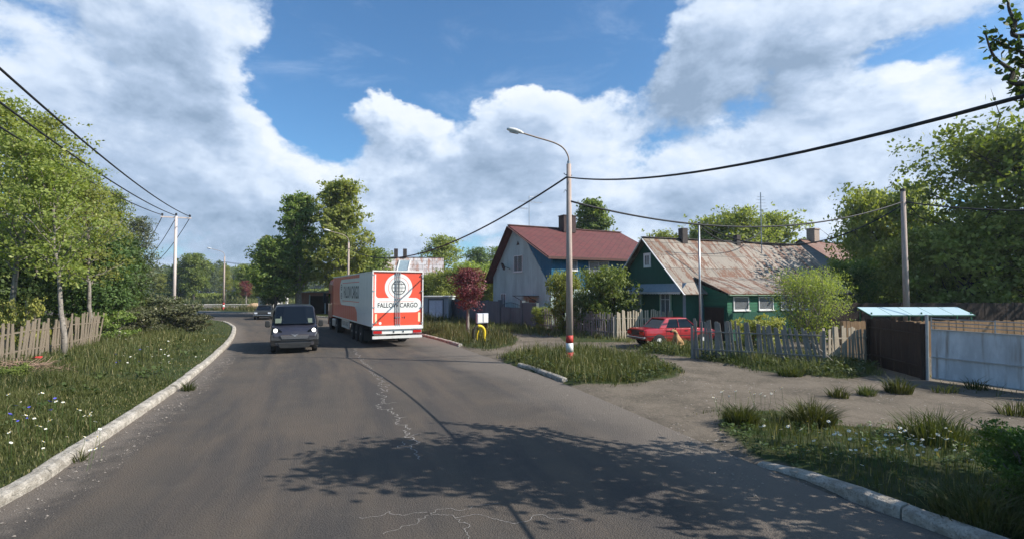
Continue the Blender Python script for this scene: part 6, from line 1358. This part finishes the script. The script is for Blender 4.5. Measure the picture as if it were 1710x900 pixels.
def density(v, full=True):
    vv = vm('MULTIPLY', v, (1, 1, 1.6)); n1 = w.noise(vv, 3.1, 12, .60, .15)
    n = w.math('MULTIPLY', w.math('SUBTRACT', n1, .5), 3.4)
    vw = warp(v)
    return w.math('ADD', w.math('SUBTRACT', n, away), w.math('SUBTRACT', total([blob(vw, *b) for b in HUMPS]), total([blob(vw, *b) for b in HOLES])))
sxyz = w.n('ShaderNodeSeparateXYZ'); w.l(tc, sxyz.inputs[0])
away = w.math('ADD', w.math('MULTIPLY', w.ramp(sxyz.outputs[2], .56, .8), .9), w.math('MULTIPLY', w.ramp(w.math('MULTIPLY', sxyz.outputs[1], -1), -.15, .5), .8))  # thins unseen clouds overhead and behind the camera to lower fill light
d1 = density(tc); d2 = density(vm('ADD', tc, (.020, -.004, .022)))
alpha = w.ramp(w.math('ADD', d1, .32), .0, .38)
lit = w.math('ADD', .60, w.math('MULTIPLY', w.math('SUBTRACT', d1, d2), .85), True)
vf = vm('MULTIPLY', tc, (1, 1, 1.9)); puff = w.noise(vf, 12, 10, .64, .25)
lit = w.math('ADD', lit, w.math('MULTIPLY', w.math('SUBTRACT', puff, .5), .6), True)
dk_ = total([blob(warp(tc), *b) for b in DARKS])
thick = w.math('MULTIPLY', w.ramp(d1, .25, 1.3), .35)
shade = w.math('SUBTRACT', lit, w.math('ADD', w.math('MULTIPLY', dk_, .46), thick), True)
cr_ = w.n('ShaderNodeValToRGB'); w.l(shade, cr_.inputs[0]); e = cr_.color_ramp.elements
e[0].position = 0; e[0].color = (.275, .370, .50, 1); e[1].position = 1; e[1].color = (.86, .90, .95, 1)
q = e.new(.35); q.color = (.44, .545, .70, 1); q = e.new(.65); q.color = (.66, .755, .885, 1)
SKYM = 10.0
cl = w.n('ShaderNodeMix', data_type='RGBA', blend_type='MULTIPLY'); cl.inputs[0].default_value = 1; w.l(cr_.outputs[0], cl.inputs[6]); cl.inputs[7].default_value = (SKYM * .76, SKYM * .77, SKYM * .79, 1)
sk2 = w.mix(1, sky.outputs[0], SKYTINT, 'MULTIPLY')
# thin veil on the open blue and paler near the horizon
veil = w.math('MULTIPLY', w.ramp(w.noise(vm('MULTIPLY', tc, (1, 1, 2.6)), 5, 7, .65, .6), .5, .85), .22)
base = w.mix(veil, sk2, (6.2, 7.0, 8.2))
fin = w.mix(w.math('MULTIPLY', alpha, .97), base, cl.outputs[2])
bg = w.n('ShaderNodeBackground'); w.l(fin, bg.inputs[0]); bg.inputs[1].default_value = .1; w.l(bg.outputs[0], w.out.inputs[0])
W.cycles.sampling_method = 'MANUAL'; W.cycles.sample_map_resolution = 512
# drop unused prototypes that were never planted
for o in list(COL.objects):
    if o.parent is None and o.type == 'EMPTY' and not o.get('label'): 
        for c in list(o.children_recursive): bpy.data.objects.remove(c)
        bpy.data.objects.remove(o)
S.render.resolution_x = 1024; S.render.resolution_y = 538
